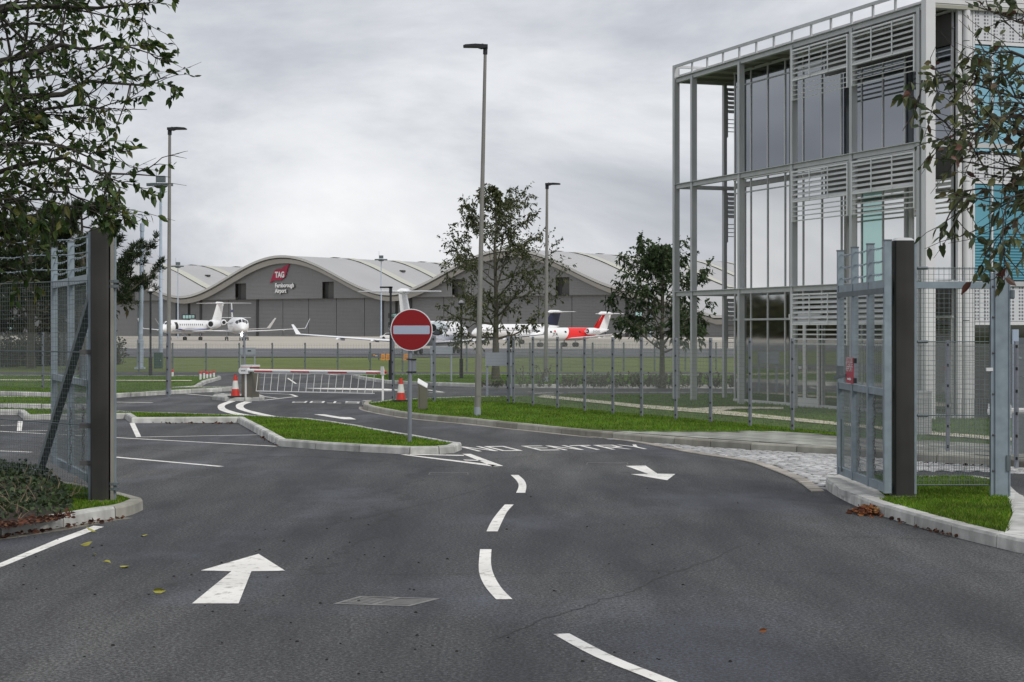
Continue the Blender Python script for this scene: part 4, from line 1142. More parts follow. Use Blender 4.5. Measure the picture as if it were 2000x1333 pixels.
obj('panel_seam', MB().box((xt - .07, dt - .132, VZ + .26), (.006, .004, .46)), 'black', tp)
# no-entry sign
ds = D(863, .11); xs_ = P(800, ds)
ne = thing('no_entry_sign', 'round red no-entry sign with white bar on a grey pole', 'sign', (xs_, ds, .1))
obj('pole', MB().tube([(xs_, ds, .08), (xs_ + .012, ds, Z(612, ds))], 0.036, 14), 'fencepost', ne, smooth=True)
cx, cz, rr_ = P(803.7, ds - .06), Z(644.7, ds - .06), 41.2 * (ds - .06) / F
def disc(r, y0, y1, n=48):
    mb = MB()
    mb.v = [(cx + r * math.cos(2 * math.pi * k / n), y, cz + r * math.sin(2 * math.pi * k / n)) for y in (y0, y1) for k in range(n)]
    mb.f = [tuple(range(n)), tuple(reversed(range(n, 2 * n)))] + [((k + 1) % n, k, n + k, n + (k + 1) % n) for k in range(n)]
    return mb
obj('rim', disc(rr_, ds - .062, ds - .045), 'signrim', ne)
obj('red_disc', disc(rr_ * .955, ds - .066, ds - .0625), 'signred', ne)
bw, bh, br_ = rr_ * .865, rr_ * .205, 0.02
bp_ = []
for (sx, sz, a0) in ((1, 1, 0), (-1, 1, 90), (-1, -1, 180), (1, -1, 270)):
    for k in range(5):
        a = R(a0 + 90 * k / 4); bp_.append((cx + sx * (bw - br_) + br_ * math.cos(a), cz + sz * (bh - br_) + br_ * math.sin(a)))
mb = MB(); k = len(bp_)
mb.v = [(a, ds - .0705, b) for a, b in bp_] + [(a, ds - .0665, b) for a, b in bp_]
mb.f = [tuple(range(k)), tuple(reversed(range(k, 2 * k)))] + [((i + 1) % k, i, k + i, k + (i + 1) % k) for i in range(k)]
obj('white_bar', mb, 'signwhite', ne)
obj('clip_band', MB().box((xs_, ds - .03, cz + .15), (.12, .04, .03)), 'fencepost', ne)
ub = thing('junction_box', 'small dark box strapped to the no-entry sign pole', 'box', (xs_ + .07, ds, Z(730, ds)))
obj('case', MB().box((xs_ + .075, ds + .02, Z(715, ds)), (.055, .09, .235)), 'fencepost', ub)
for z in (Z(702, ds), Z(727, ds)): obj('strap', MB().box((xs_ + .03, ds, z), (.16, .085, .02)), 'black', ub)
# bollards
for i, (px, pt, pb, lab) in enumerate(((391.5, 725, 741, 'red-topped white bollard, leftmost of the row of five by the kerb corner'), (398.5, 724, 739.5, 'red-topped white bollard, second from the left in the row of five'), (404.5, 725.5, 738.5, 'red-topped white bollard in the middle of the row of five'),
                                       (411, 725, 737.5, 'red-topped white bollard, fourth from the left in the row of five'), (417.7, 723.6, 736, 'red-topped white bollard, rightmost of the row of five'), (337, 722, 735, 'lone red-topped white bollard beside the left lamp column'))):
    d = D(pb, VZ); x = P(px, d); z1 = Z(pt, d)
    b = thing('bollard', lab, 'bollard', (x, d, VZ), group='white bollards by the far-left kerb')
    obj('post', MB().lathe([(.042, VZ - .02), (.042, z1 - .1)], 10, (x, d, 0)), 'white', b, smooth=True)
    obj('cap', MB().lathe([(.046, z1 - .1), (.046, z1 - .03), (.03, z1), (.01, z1)], 10, (x, d, 0)), 'red', b, smooth=True)

# ================================================================== LAMPS AND MASTS
def street_lamp(label, px, py, ptx, pty, side, zb, r0=0.066, r1=0.036, arm=0.47, m='lamp'):
    d = D(py, zb); x0 = P(px, d); z1 = Z(pty, d); x1 = P(ptx, d)
    t = thing('street_lamp', label, 'street lamp', (x0, d, zb), group='tall lamp columns along the roads')
    zd = zb + (z1 - zb) * .19
    def xx(z): return x0 + (x1 - x0) * (z - zb) / (z1 - zb)
    obj('column', MB().tube([(x0, d, zb - .03), (xx(zd), d, zd), (xx(zd + .06), d, zd + .06), (xx(z1 - .1), d, z1 - .1)], [r0, r0 * .96, r0 * .80, r1], 14), m, t, smooth=True)
    obj('inspection_door', MB().box((xx(zd - .7), d - r0 * .93, zd - .65), (.075, .02, .9)), m, t)
    obj('base_band', MB().tube([(x0, d, zb - .02), (x0, d, zb + .16)], r0 * 1.04, 14), 'grey', t, smooth=True)
    s = side
    obj('bracket', MB().tube([(xx(z1 - .17), d, z1 - .17), (x1, d, z1 - .02)], r1 * 1.45, 10), 'lamphead', t)
    hd = MB(); u0, u1 = x1 - s * r1 * 1.5, x1 + s * arm
    for yy in (-.11, .11):
        for (u, z) in ((u0, z1 - .035), (u0, z1 + .03), (x1 + s * arm * .45, z1 + .045), (x1 + s * arm * .9, z1 + .03), (u1, z1 + .012), (u1, z1 - .02), (x1 + s * arm * .35, z1 - .025), (x1 + s * arm * .2, z1 - .05)):
            hd.v.append((u, d + yy, z))
    n = 8
    hd.f = [tuple(range(n)), tuple(reversed(range(n, 2 * n)))] + [((i + 1) % n, i, n + i, n + (i + 1) % n) for i in range(n)]
    h_ = obj('lamp_head', hd, 'lamphead', t)
    obj('photocell', MB().lathe([(.022, z1 + .03), (.022, z1 + .06), (.008, z1 + .068)], 8, (x1 + s * .06, d, 0)), 'frame', h_)
street_lamp('tall tapering lamp column on the verge in the middle of the picture', 932.5, 810, 948, 91, -1, VZ, 0.072, 0.034)
street_lamp('tall lamp column at the left, head pointing right, behind the gate', 329, 770.5, 331.5, 252, 1, VZ, 0.075, 0.04)
street_lamp('tall lamp column rising beside the crown of the median tree', 1066, 745, 1068.5, 360, 1, VZ, 0.085, 0.045)
def black_lamp(label, px, py, pty, kind, zb=VZ):
    d = D(py, zb); x = P(px, d); z1 = Z(pty, d)
    t = thing('path_lamp', label, 'street lamp', (x, d, zb), group='black path lamps')
    obj('base_sleeve', MB().tube([(x, d, zb - .03), (x, d, zb + .72)], .075, 12), 'blackpaint', t, smooth=True)
    obj('column', MB().tube([(x, d, zb + .7), (x, d, z1 - .03)], .042, 12), 'blackpaint', t, smooth=True)
    if kind == 'arm':
        obj('arm', MB().box((x - .16, d, z1 - .03), (.46, .11, .06)), 'blackpaint', t)
        obj('corner', MB().box((x, d, z1 - .12), (.11, .11, .24)), 'blackpaint', t)
    else:
        obj('lamp_head', MB().lathe([(.05, z1 - .14), (.06, z1 - .08), (.14, z1 - .05), (.14, z1 - .02), (.05, z1 + .02)], 14, (x, d, 0)), 'blackpaint', t, smooth=True)
        obj('lamp_dome', MB().lathe([(.09, z1 + .0), (.07, z1 + .07), (.02, z1 + .1)], 12, (x, d, 0)), 'frame_white', t, smooth=True)
black_lamp('slim black lamp post with square arm, left of the no-entry sign', 763, 742, 560, 'arm')
black_lamp('slim black post-top lamp in front of the left hangar bay', 294, 733, 569, 'top')
black_lamp('slim black post-top lamp behind the fence, right of the no-entry sign', 901, 738, 592, 'top')
# pale masts
d = 98.0; x = P(273.5, d)
t = thing('telescopic_mast', 'pale blue-grey telescopic mast with stepped sections at far left', 'mast', (x, d, -.1))
for (a, b, r_, nm) in ((719, 664, 6.4, 'lower_section'), (664, 560, 4.6, 'middle_section'), (560, 452, 3.8, 'upper_section'), (452, 437, 4.6, 'collar'), (437, 420, 1.2, 'spigot')):
    obj(nm, MB().tube([(x + (719 - a) * .0004, d, Z(a, d) - (.05 if a == 719 else 0)), (x + (719 - b) * .0004, d, Z(b, d))], r_ * d / F, 12), 'mast', t, smooth=True)
obj('foot_flange', MB().box((x, d, -.03), (.5, .5, .1)), 'mast', t)
obj('aerial_bar', MB().box((x, d, Z(419, d)), (.24, .05, .04)), 'galv_dark', t)
def flood_mast(label, px, d, pty, r0, s=1.0, zb=-.05, sec=True, group='airfield floodlight masts'):
    x = P(px, d); z1 = Z(pty, d)
    t = thing('floodlight_mast', label, 'floodlight', (x, d, zb), group=group)
    obj('column', MB().tube([(x, d, zb), (x, d, zb + (z1 - zb) * .36), (x, d, zb + (z1 - zb) * .362), (x, d, z1)], [r0, r0 * .92, r0 * .8, r0 * .55], 12), 'mast', t, smooth=True)
    hd = obj('head_ring', MB().lathe([(.25 * s, z1 - .32 * s), (.42 * s, z1 - .22 * s), (.42 * s, z1 - .1 * s), (.2 * s, z1)], 12, (x, d, 0)), 'galv_dark', t)
    for k, (ax, ay) in enumerate(((-1.0, -.3), (-.55, -.5), (.55, -.5), (1.0, -.3))):
        f = obj('floodlight', MB().box((x + ax * .62 * s, d + ay * s, z1 - .12 * s), (.38 * s, .2 * s, .18 * s), 0.3 * (1 if ax > 0 else -1)), 'galv_dark', t)
    obj('control_box', MB().box((x, d, z1 + .25 * s), (.55 * s, .4 * s, .38 * s)), 'galv_dark', t)
    obj('lightning_rod', MB().tube([(x + (-.28 if s < 2 else .9) * s, d, z1), (x + (-.28 if s < 2 else .9) * s, d, z1 + 1.0 * s)], .015 * s, 5), 'galv_dark', t)
flood_mast('pale floodlight mast beside the left lamp column', 314, 118, 358, 0.135)
flood_mast('slender floodlight mast at the wave roof valley left of the emblem', 347.5, 470, 519, 0.18, 1.9)
flood_mast('slender floodlight mast in front of the valley above the no-entry sign', 744.5, 470, 506, 0.19, 1.9)
flood_mast('slender floodlight mast above the small tree by the glass building', 1270, 470, 492, 0.19, 1.9)
# cabinets and boards
d = D(720, -.1); x = P(309.5, d)
t = thing('utility_cabinet', 'green metal utility cabinet at the foot of the pale mast', 'cabinet', (x, d, -.1))
zc = Z(690, d)
obj('body', MB().box((x, d, (zc - .1) / 2), (.44, .3, zc + .1)), 'green', t)
obj('lid', MB().box((x, d, zc + .012), (.48, .34, .024)), 'green', t)
obj('door_gap', MB().box((x, d - .152, (zc - .1) / 2), (.008, .006, zc - .1)), 'black', t)
obj('handle', MB().box((x + .15, d - .16, zc * .45), (.03, .02, .06)), 'frame_white', t)
def board(label, px0, px1, py0, py1, pby, d, m='grey', legs=(0.06, 0.94), zb=VZ, name='sign_board', cat='sign', text=None):
    x0, x1 = P(px0, d), P(px1, d)
    t = thing(name, label, cat, ((x0 + x1) / 2, d, zb))
    obj('panel', MB().box(((x0 + x1) / 2, d, (Z(py0, d) + Z(py1, d)) / 2), (x1 - x0, .03, Z(py0, d) - Z(py1, d))), m, t)
    for f in legs:
        obj('leg', MB().tube([(x0 + (x1 - x0) * f, d + .05, zb - .03), (x0 + (x1 - x0) * f, d + .05, Z(py0, d) - .02)], .035, 8), m, t, smooth=True)
    return t
board('blank grey sign back on two legs beside the tall middle lamp', 948, 1003, 689, 715, 772, D(771, VZ))
board('blank grey sign back on two legs right of the no-entry sign', 840, 884, 677, 692, 744, D(744, VZ))
t = board('small blank grey sign back behind the barrier cabinet', 467, 499, 679.5, 693, 722, 92.0, zb=-.1)
obj('direction_arrow', MB().box((P(487, 91.97), 91.97, Z(685.5, 91.97)), (.16, .012, .05)), 'black', t)
t = board('dark board with an orange mark at the edge of the taxiway', 719, 741, 690.5, 700, 702, 129.0, m='darkboard', zb=-.1)
obj('orange_mark', MB().box((P(730.5, 128.97), 128.97, Z(694, 128.97)), (.13, .02, .10), .2), 'orange', t)
obj('white_mark', MB().box((P(735, 128.97), 128.97, Z(695.5, 128.97)), (.16, .02, .04)), 'white', t)
for (a, b, lab) in ((744, 752.5, 'orange plastic barrier block, leftmost of three beyond the grass'), (754, 763, 'orange plastic barrier block with dark slots beside the black lamp post'), (788, 799, 'orange plastic barrier block half hidden by the no-entry sign pole')):
    d = 128.5; x0, x1 = P(a, d), P(b, d)
    t = thing('plastic_barrier', lab, 'barrier', ((x0 + x1) / 2, d, -.1), group='orange blocks by the taxiway')
    zt = Z(691.5, d)
    obj('body', MB().hexa([(x0, d - .15, -.1), (x1, d - .15, -.1), (x1, d + .15, -.1), (x0, d + .15, -.1), (x0 + .02, d - .07, zt), (x1 - .02, d - .07, zt), (x1 - .02, d + .07, zt), (x0 + .02, d + .07, zt)]), 'orange', t)
    for k in range(3): obj('slot', MB().box(((x0 + x1) / 2, d - .13 + .02 * k, .02 + .09 * k), ((x1 - x0) * .6, .02, .03)), 'darkboard', t)

# ================================================================== GLASS BUILDING
TA = Vector((4.254, 50.09)); TD = Vector((0.3335, -0.9427)); SDV = Vector((0.9427, 0.3335))
def B(t, s, z):
    q = TA + TD * t + SDV * s
    return (q.x, q.y, z)
def bbox(t0, t1, s0, s1, z0, z1):
    return MB().hexa([B(t0, s1, z0), B(t1, s1, z0), B(t1, s0, z0), B(t0, s0, z0), B(t0, s1, z1), B(t1, s1, z1), B(t1, s0, z1), B(t0, s0, z1)][::1])
bld = thing('glass_building', 'three-storey glass building in a pale grey steel frame with louvres', 'building', B(0, 0, .1))
ZB, ZF = 0.08, (2.92, 5.75, 8.58)
BAY = 2.736
colt = [1.143 + BAY * k for k in range(5)]
def hcol(t, s, z0, z1, w=0.115, dpt=0.14, m='frame', name='column'):
    mb = bbox(t - w * .38, t + w * .38, s + .012, s + dpt - .012, z0, z1)
    for q in (bbox(t - w / 2, t + w / 2, s, s + .012, z0, z1), bbox(t - w / 2, t + w / 2, s + dpt - .012, s + dpt, z0, z1)): mb.add(q.v, q.f)
    return obj(name, mb, m, bld)
hcol(0.08, -.02, ZB, 8.84, 0.13, 0.15)
for t in colt[:-1]: hcol(t, 0, ZB, 8.50)
hcol(colt[-1], 0, ZB, 8.50)
obj('corner_column', bbox(12.26, 12.44, -.02, .20, ZB, 9.6), 'frame_white', bld)
for s in (1.46, 4.2, 7.0): obj('side_column', bbox(-.05, .07, s, s + .09, ZB, 8.48), 'frame', bld)
for k, z in enumerate(ZF):
    zz = z + (0.0 if k < 2 else -.03)
    obj('floor_beam', bbox(0.16, 12.255, .022, .14, zz - .11, zz), 'frame', bld)
    obj('beam_flange', bbox(0.16, 12.255, -.035, .16, zz + .001, zz + .016), 'frame', bld)
    obj('side_beam', bbox(-.02, .10, .17, 8.8, zz - .10, zz - .002), 'frame', bld)
    obj('right_beam', bbox(12.30, 12.40, .205, 6.0, zz - .10, zz - .002), 'frame', bld)
roof = obj('roof', bbox(0.1, 12.38, .145, 9.0, 8.57, 8.66), 'roofwhite', bld)
obj('soffit_sheet', bbox(0.1, 12.36, .15, 9.0, 8.53, 8.566), 'soffit', roof)
for k in range(14):
    tt = 0.55 + k * 0.912
    obj('soffit_rib', bbox(tt - .03, tt + .03, .16, 3.2, 8.46, 8.529), 'soffit', roof)
obj('railing', MB().add(*((lambda q: (q.v, q.f))(bbox(0.02, 12.25, -.02, .05, 8.84, 8.905)))), 'frame', bld)
obj('side_railing', bbox(0.02, .09, .055, 3.2, 8.84, 8.905), 'frame', bld)
for k in range(13):
    tt = 1.143 + (k - 1) * 0.912 + .02
    if tt > .3 and tt < 12.2: obj('railing_post', bbox(tt - .03, tt + .03, 0.0, .035, 8.572, 8.838), 'frame', bld)
obj('parapet', bbox(12.26, 12.36, .6, 6.0, 8.68, 9.05), 'roofwhite', bld)
# glazed volume
SG = 0.78
obj('interior_core', bbox(2.2, 12.05, SG + .06, 8.5, .02, 8.5), 'spandrel', bld)
obj('sill', bbox(2.10, 12.25, SG - .05, SG + .055, ZB, ZB + .09), 'frame_white', bld)
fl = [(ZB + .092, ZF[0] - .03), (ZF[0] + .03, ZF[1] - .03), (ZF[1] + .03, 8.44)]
tm = [2.11 + .912 * k for k in range(12)]
for k, (z0, z1) in enumerate(fl):
    for i in range(len(tm) - 1):
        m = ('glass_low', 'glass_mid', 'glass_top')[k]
        if k == 1 and i == 7: m = 'glass_green'
        a, b = tm[i] + .022, tm[i + 1] - .022
        mb = MB(); yaw = rng.uniform(-.0022, .0022); pit = rng.uniform(-.0016, .0016)     # real panes never hang perfectly true
        mb.hexa([B(a, SG + .05, z0), B(b, SG + .05, z0), B(b, SG + yaw, z0 + 0), B(a, SG, z0), B(a, SG + .05, z1), B(b, SG + .05, z1), B(b, SG + yaw + pit, z1), B(a, SG + pit, z1)])
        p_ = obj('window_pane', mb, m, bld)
    for i, t in enumerate(tm):
        obj('mullion', bbox(t - .017, t + .017, SG - .022, SG + .03, z0, z1), 'frame_white' if k != 1 else 'frame', bld)
    obj('transom', bbox(2.10, 12.22, SG - .02, SG - .003, z1 - .34, z1 - .31) if k else bbox(2.10, 12.22, SG - .048, SG - .003, 2.16, 2.21), 'frame', bld)
    obj('head_rail', bbox(2.10, 12.22, SG - .05, SG + .05, z1 + .002, z1 + .055), 'frame_white', bld)
    obj('spandrel_panel', bbox(6.9, 12.2, SG - .058, SG - .046, z1 - .66, z1 - .02), 'spandrel', bld)
# doors
for i, t in enumerate((5.30, 5.98)):
    dd = obj('door', bbox(t, t + .66, SG - .075, SG - .06, ZB + .02, 2.13), 'glass_low', bld)
    for (a, b, z0, z1) in ((t - .005, t + .055, ZB + .01, 2.16), (t + .60, t + .665, ZB + .01, 2.16), (t + .055, t + .60, ZB + .01, ZB + .24), (t + .055, t + .60, 2.06, 2.16)):
        obj('door_frame', bbox(a, b, SG - .095, SG - .05, z0, z1), 'frame_white', dd)
    obj('handle', bbox(t + (.50 if i == 0 else .1), t + (.58 if i == 0 else .16), SG - .15, SG - .11, 1.0, 1.06), 'frame_white', dd)
obj('door_surround', bbox(5.20, 6.75, SG - .10, SG - .05, 2.17, 2.30), 'frame_white', bld)
# louvres
def slat(t0, t1, s0, z, dpt, thick, tilt, along='t', m='louvre'):
    c, s_ = math.cos(tilt), math.sin(tilt)
    pr = [(-dpt / 2 * c - thick / 2 * s_, -dpt / 2 * s_ + thick / 2 * c), (-dpt / 2 * c + thick / 2 * s_, -dpt / 2 * s_ - thick / 2 * c), (dpt / 2 * c + thick / 2 * s_, dpt / 2 * s_ - thick / 2 * c), (dpt / 2 * c - thick / 2 * s_, dpt / 2 * s_ + thick / 2 * c)]
    mb = MB()
    for e in (t0, t1):
        for (u, v) in pr:
            mb.v.append(B(e, s0 + u, z + v) if along == 't' else B(s0 + u, e, z + v))
    mb.f = [(3, 2, 1, 0), (4, 5, 6, 7), (0, 1, 5, 4), (1, 2, 6, 5), (2, 3, 7, 6), (3, 0, 4, 7)]
    return mb
PH = 0.72
for k, z in enumerate(ZF):
    zt = z - .17 if k < 2 else z - .20
    for j in (2, 3):
        a, b = colt[j] + .10, colt[j + 1] - .10
        fr = MB()
        for q in (bbox(a, b, -.03, .05, zt - .035, zt), bbox(a, b, -.03, .05, zt - PH, zt - PH + .035), bbox(a - .02, a + .02, -.035, .055, zt - PH - .45, zt + .001), bbox(b - .02, b + .02, -.035, .055, zt - PH - .45, zt + .001),
                  bbox(a + (b - a) / 3 - .012, a + (b - a) / 3 + .012, -.05, -.031, zt - PH, zt), bbox(a + 2 * (b - a) / 3 - .012, a + 2 * (b - a) / 3 + .012, -.05, -.031, zt - PH, zt)):
            fr.add(q.v, q.f)
        lp = obj('louvre_panel', fr, 'louvre', bld)
        for i in range(6):
            obj('slat', slat(a + .022, b - .022, .01, zt - .085 - i * .113, .10, .012, R(38)), 'louvre', lp)
        for i in range(4):
            obj('slat', slat(a + .022, b - .022, .0, zt - PH - .105 - i * .108, .05, .018, R(20)), 'louvre', lp)
    fr = MB()
    lp = obj('side_louvre_panel', bbox(0.0, .05, 1.56, 1.59, zt - PH - .6, zt), 'frame', bld)
    obj('end_bar', bbox(0.0, .05, 3.0, 3.03, zt - PH - .6, zt), 'frame', lp)
    for i in range(6): obj('slat', slat(1.595, 2.995, .03, zt - .04 - i * .117, .12, .014, R(-48), along='s'), 'frame', lp)
    for i in range(4): obj('slat', slat(1.595, 2.995, .03, zt - PH - .12 - i * .108, .04, .018, 0.0, along='s'), 'frame', lp)
# right-hand wing, facing the road
TW = 12.30
obj('wing_core', bbox(9.5, TW - .02, 1.02, 7.0, .02, 8.56), 'spandrel', bld)
obj('pilaster', bbox(TW - .06, TW + .03, .80, .90, ZB, 8.47), 'frame_white', bld)
pc = B(TW + .06, .985, 0)
for a, b in ((ZB, 2.1), (2.115, 4.95), (4.965, 7.82), (7.835, 8.47)):
    obj('round_pier', MB().tube([(pc[0], pc[1], a), (pc[0], pc[1], b)], .075, 16), 'frame_white', bld, smooth=True)
obj('pilaster', bbox(TW - .06, TW + .04, 1.07, 1.14, ZB, 8.47), 'frame_white', bld)
ws = [1.16, 1.60, 2.50, 3.40, 4.30, 5.20, 6.10]
for i in range(len(ws) - 1):
    a, b = ws[i] + .02, ws[i + 1] - .02
    for (z0, z1, m, nm) in ((7.87, 8.47, 'perf', 'perforated_panel'), (5.58, 7.76, 'glass_cyan', 'window_pane'), (5.0, 5.52, 'perf', 'perforated_panel'), (2.95, 4.90, 'glass_teal', 'window_pane'), (2.10, 2.88, 'perf', 'perforated_panel'), (ZB + .1, 2.02, 'glass_dark', 'window_pane')):
        p_ = obj(nm, bbox(TW - .01, TW + (.05 if m == 'perf' else .012), a, b, z0, z1), m, bld)
    blind = bbox(TW + .013, TW + .0145, a, b, 2.95, 3.0)
    obj('mullion', bbox(TW, TW + .06, ws[i] - .019, ws[i] + .019, ZB, 8.47), 'frame_white', bld)
    for z in (7.79, 4.93, 2.03): obj('panel_sill', bbox(TW, TW + .075, a, b, z - .01, z + .06), 'frame_white', bld)
    for z in range(16): obj('blind_slat', bbox(TW + .014, TW + .018, a, b, 2.98 + z * .06, 3.005 + z * .06), 'blind', bld)
d_ = D(848, VZ); x_ = P(1801, d_)
pt = thing('stone_plinth', 'grey stone plinth block below the corner column of the building', 'plinth', (x_, d_, VZ))
obj('block', MB().box((x_, d_, VZ + .35), (.27, .27, .72)), 'stone', pt)
obj('cap_stone', MB().box((x_, d_, VZ + .725), (.285, .285, .03)), 'stone', pt)

# ================================================================== HANGARS
U0 = Vector((-120.33, 700.0)); UD = Vector((0.819, -0.574)); WD = Vector((0.574, 0.819))
def HW(u, w, z):
    q = U0 + UD * u + WD * w
    return (q.x, q.y, z)
SPAN = 98.0
def zroof(u):
    if u <= 2 * SPAN: return 14.6 + 13.9 * (0.5 - 0.5 * math.cos(2 * math.pi * u / SPAN)) ** 0.93
    return max(6.5, 14.6 - (u - 2 * SPAN) * 0.30)
hg = thing('hangar', 'long grey aircraft hangar with a wave-shaped pale roof', 'hangar', HW(0, 0, -.05))
us = [-2 * SPAN + 2.45 * k for k in range(int((4 * SPAN + 40) / 2.45))]
DEP = 150.0
def strip(w0, w1, zf0, zf1, us_=None):
    mb = MB(); us_ = us_ or us
    for u in us_: mb.v.append(HW(u, w0, zf0(u))); mb.v.append(HW(u, w1, zf1(u)))
    mb.f = [(2 * i, 2 * i + 2, 2 * i + 3, 2 * i + 1) for i in range(len(us_) - 1)]
    return mb
rf = obj('roof', strip(-3.0, DEP, zroof, zroof), 'hroof', hg, smooth=True)
obj('roof_underside', strip(-3.0, 0.0, lambda u: zroof(u) - 1.0, lambda u: zroof(u) - 1.0), 'fascia', hg, smooth=True)
for bay in range(-2, 2):
    for k in range(5):
        w = 26 + k * 26.0
        ul = [bay * SPAN + SPAN * .5 + SPAN * (.5 - .12) * (i / 12 * 2 - 1) for i in range(13)]
        obj('roof_light', strip(w, w + 5.0, lambda u: zroof(u) + .35, lambda u: zroof(u) + .35, ul), 'hstrip', rf, smooth=True)
        ev = obj('vent', MB().box(HW(bay * SPAN + 70, w + 14, zroof(70) + .3), (1.6, 1.6, .7), -.6), 'hdark', rf)
obj('eaves_band', strip(-3.02, -3.02, lambda u: zroof(u) + .12, lambda u: zroof(u) - .75), 'fascia2', hg, smooth=True)
obj('eaves_gutter', strip(-2.6, -2.6, lambda u: zroof(u) - .75, lambda u: zroof(u) - 1.15), 'hdark', hg, smooth=True)
obj('fascia_band', strip(-2.3, -1.2, lambda u: zroof(u) - 1.1, lambda u: zroof(u) - 2.7), 'fascia', hg, smooth=True)
# walls
DH = 13.2
notch = []
for bay in (-2, -1, 0, 1): notch += [(bay * SPAN + 24.6, bay * SPAN + 29.9), (bay * SPAN + 66.0, bay * SPAN + 71.2)]
cuts = sorted(set([round(u, 3) for u in us if u <= 2 * SPAN] + [q for p in notch for q in p] + [k * SPAN for k in range(-2, 3)]))
walls = {k: MB() for k in range(-2, 2)}
for a, b in zip(cuts[:-1], cuts[1:]):
    wall = walls[min(1, int(math.floor((a + b) / 2 / SPAN)))]
    mid = (a + b) / 2
    z0 = DH
    if any(p[0] < mid < p[1] for p in notch): z0 = 19.0
    za, zb_ = max(z0, zroof(a) - 2.2), max(z0, zroof(b) - 2.2)
    if za > z0 or zb_ > z0: wall.add([HW(a, 0, z0), HW(b, 0, z0), HW(b, 0, zb_), HW(a, 0, za)], [(0, 1, 2, 3)])
for wall in walls.values(): obj('upper_wall', wall, 'hwall', hg)
for (a, b) in notch:
    mid = (a + b) / 2
    obj('recess', MB().hexa([HW(a, 1.5, 12.9), HW(b, 1.5, 12.9), HW(b, 1.4, 12.9), HW(a, 1.4, 12.9), HW(a, 1.5, 19.2), HW(b, 1.5, 19.2), HW(b, 1.4, 19.2), HW(a, 1.4, 19.2)]), 'hrecess', hg)
    obj('recess_side', MB().hexa([HW(a, 1.4, 12.9), HW(a + 1.5, 1.4, 12.9), HW(a + 1.5, 1.3, 12.9), HW(a, 1.3, 12.9), HW(a, 1.4, 19), HW(a + 1.5, 1.4, 19), HW(a + 1.5, 1.3, 19), HW(a, 1.3, 19)]), 'hdark', hg)
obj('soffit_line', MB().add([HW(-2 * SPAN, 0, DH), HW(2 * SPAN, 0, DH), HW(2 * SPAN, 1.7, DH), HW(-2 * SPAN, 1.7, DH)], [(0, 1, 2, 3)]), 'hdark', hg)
for bay in range(-2, 2):
    u0 = bay * SPAN
    edges = [0.8, 6.3, 20.2, 34.4, 46.5, 58.6, 71.4, 84.0, 92.0, 97.6]
    for a, b in zip(edges[:-1], edges[1:]):
        obj('door_panel', MB().hexa([HW(u0 + a + .12, 1.6, -.05), HW(u0 + b - .12, 1.6, -.05), HW(u0 + b - .12, 1.2, -.05), HW(u0 + a + .12, 1.2, -.05), HW(u0 + a + .12, 1.6, DH), HW(u0 + b - .12, 1.6, DH), HW(u0 + b - .12, 1.2, DH), HW(u0 + a + .12, 1.2, DH)]), 'hwall2', hg)
    obj('backing_wall', MB().add([HW(u0, 1.7, -.05), HW(u0 + SPAN, 1.7, -.05), HW(u0 + SPAN, 1.7, DH), HW(u0, 1.7, DH)], [(0, 1, 2, 3)]), 'hdark', hg)
    for c in (6.3, 34.4, 92.0):
        obj('pier', MB().hexa([HW(u0 + c - .5, 1.2, -.05), HW(u0 + c + .5, 1.2, -.05), HW(u0 + c + .5, .9, -.05), HW(u0 + c - .5, .9, -.05), HW(u0 + c - .5, 1.2, DH - .02), HW(u0 + c + .5, 1.2, DH - .02), HW(u0 + c + .5, .9, DH - .02), HW(u0 + c - .5, .9, DH - .02)]), 'hdark', hg)
    for zc, hh in ((2.2, 2.6), (6.2, 1.7)):
        wn2 = obj('window', MB().hexa([HW(u0 + 94.6, 1.25, zc), HW(u0 + 101.5, 1.25, zc), HW(u0 + 101.5, 1.05, zc), HW(u0 + 94.6, 1.05, zc), HW(u0 + 94.6, 1.25, zc + hh), HW(u0 + 101.5, 1.25, zc + hh), HW(u0 + 101.5, 1.05, zc + hh), HW(u0 + 94.6, 1.05, zc + hh)]), 'hdark', hg)
        for k in range(4):
            a = u0 + 95.3 + k * 1.55
            obj('pane', MB().hexa([HW(a, 1.0, zc + .25), HW(a + 1.3, 1.0, zc + .25), HW(a + 1.3, .9, zc + .25), HW(a, .9, zc + .25), HW(a, 1.0, zc + hh - .25), HW(a + 1.3, 1.0, zc + hh - .25), HW(a + 1.3, .9, zc + hh - .25), HW(a, .9, zc + hh - .25)]), 'glass_green', wn2)
# low end wing under the falling roof
lo = MB()
for a, b in zip(us[:-1], us[1:]):
    if a >= 2 * SPAN - 1:
        lo.add([HW(a, 0, -.05), HW(b, 0, -.05), HW(b, 0, zroof(b) - 1.2), HW(a, 0, zroof(a) - 1.2)], [(0, 1, 2, 3)])
obj('end_wall', lo, 'hwall', hg)
for k in range(5):
    a = 2 * SPAN + 12 + k * 2.2
    obj('window', MB().hexa([HW(a, .1, .4), HW(a + 1.9, .1, .4), HW(a + 1.9, -.1, .4), HW(a, -.1, .4), HW(a, .1, 5.4), HW(a + 1.9, .1, 5.4), HW(a + 1.9, -.1, 5.4), HW(a, -.1, 5.4)]), 'glass_dark', hg)
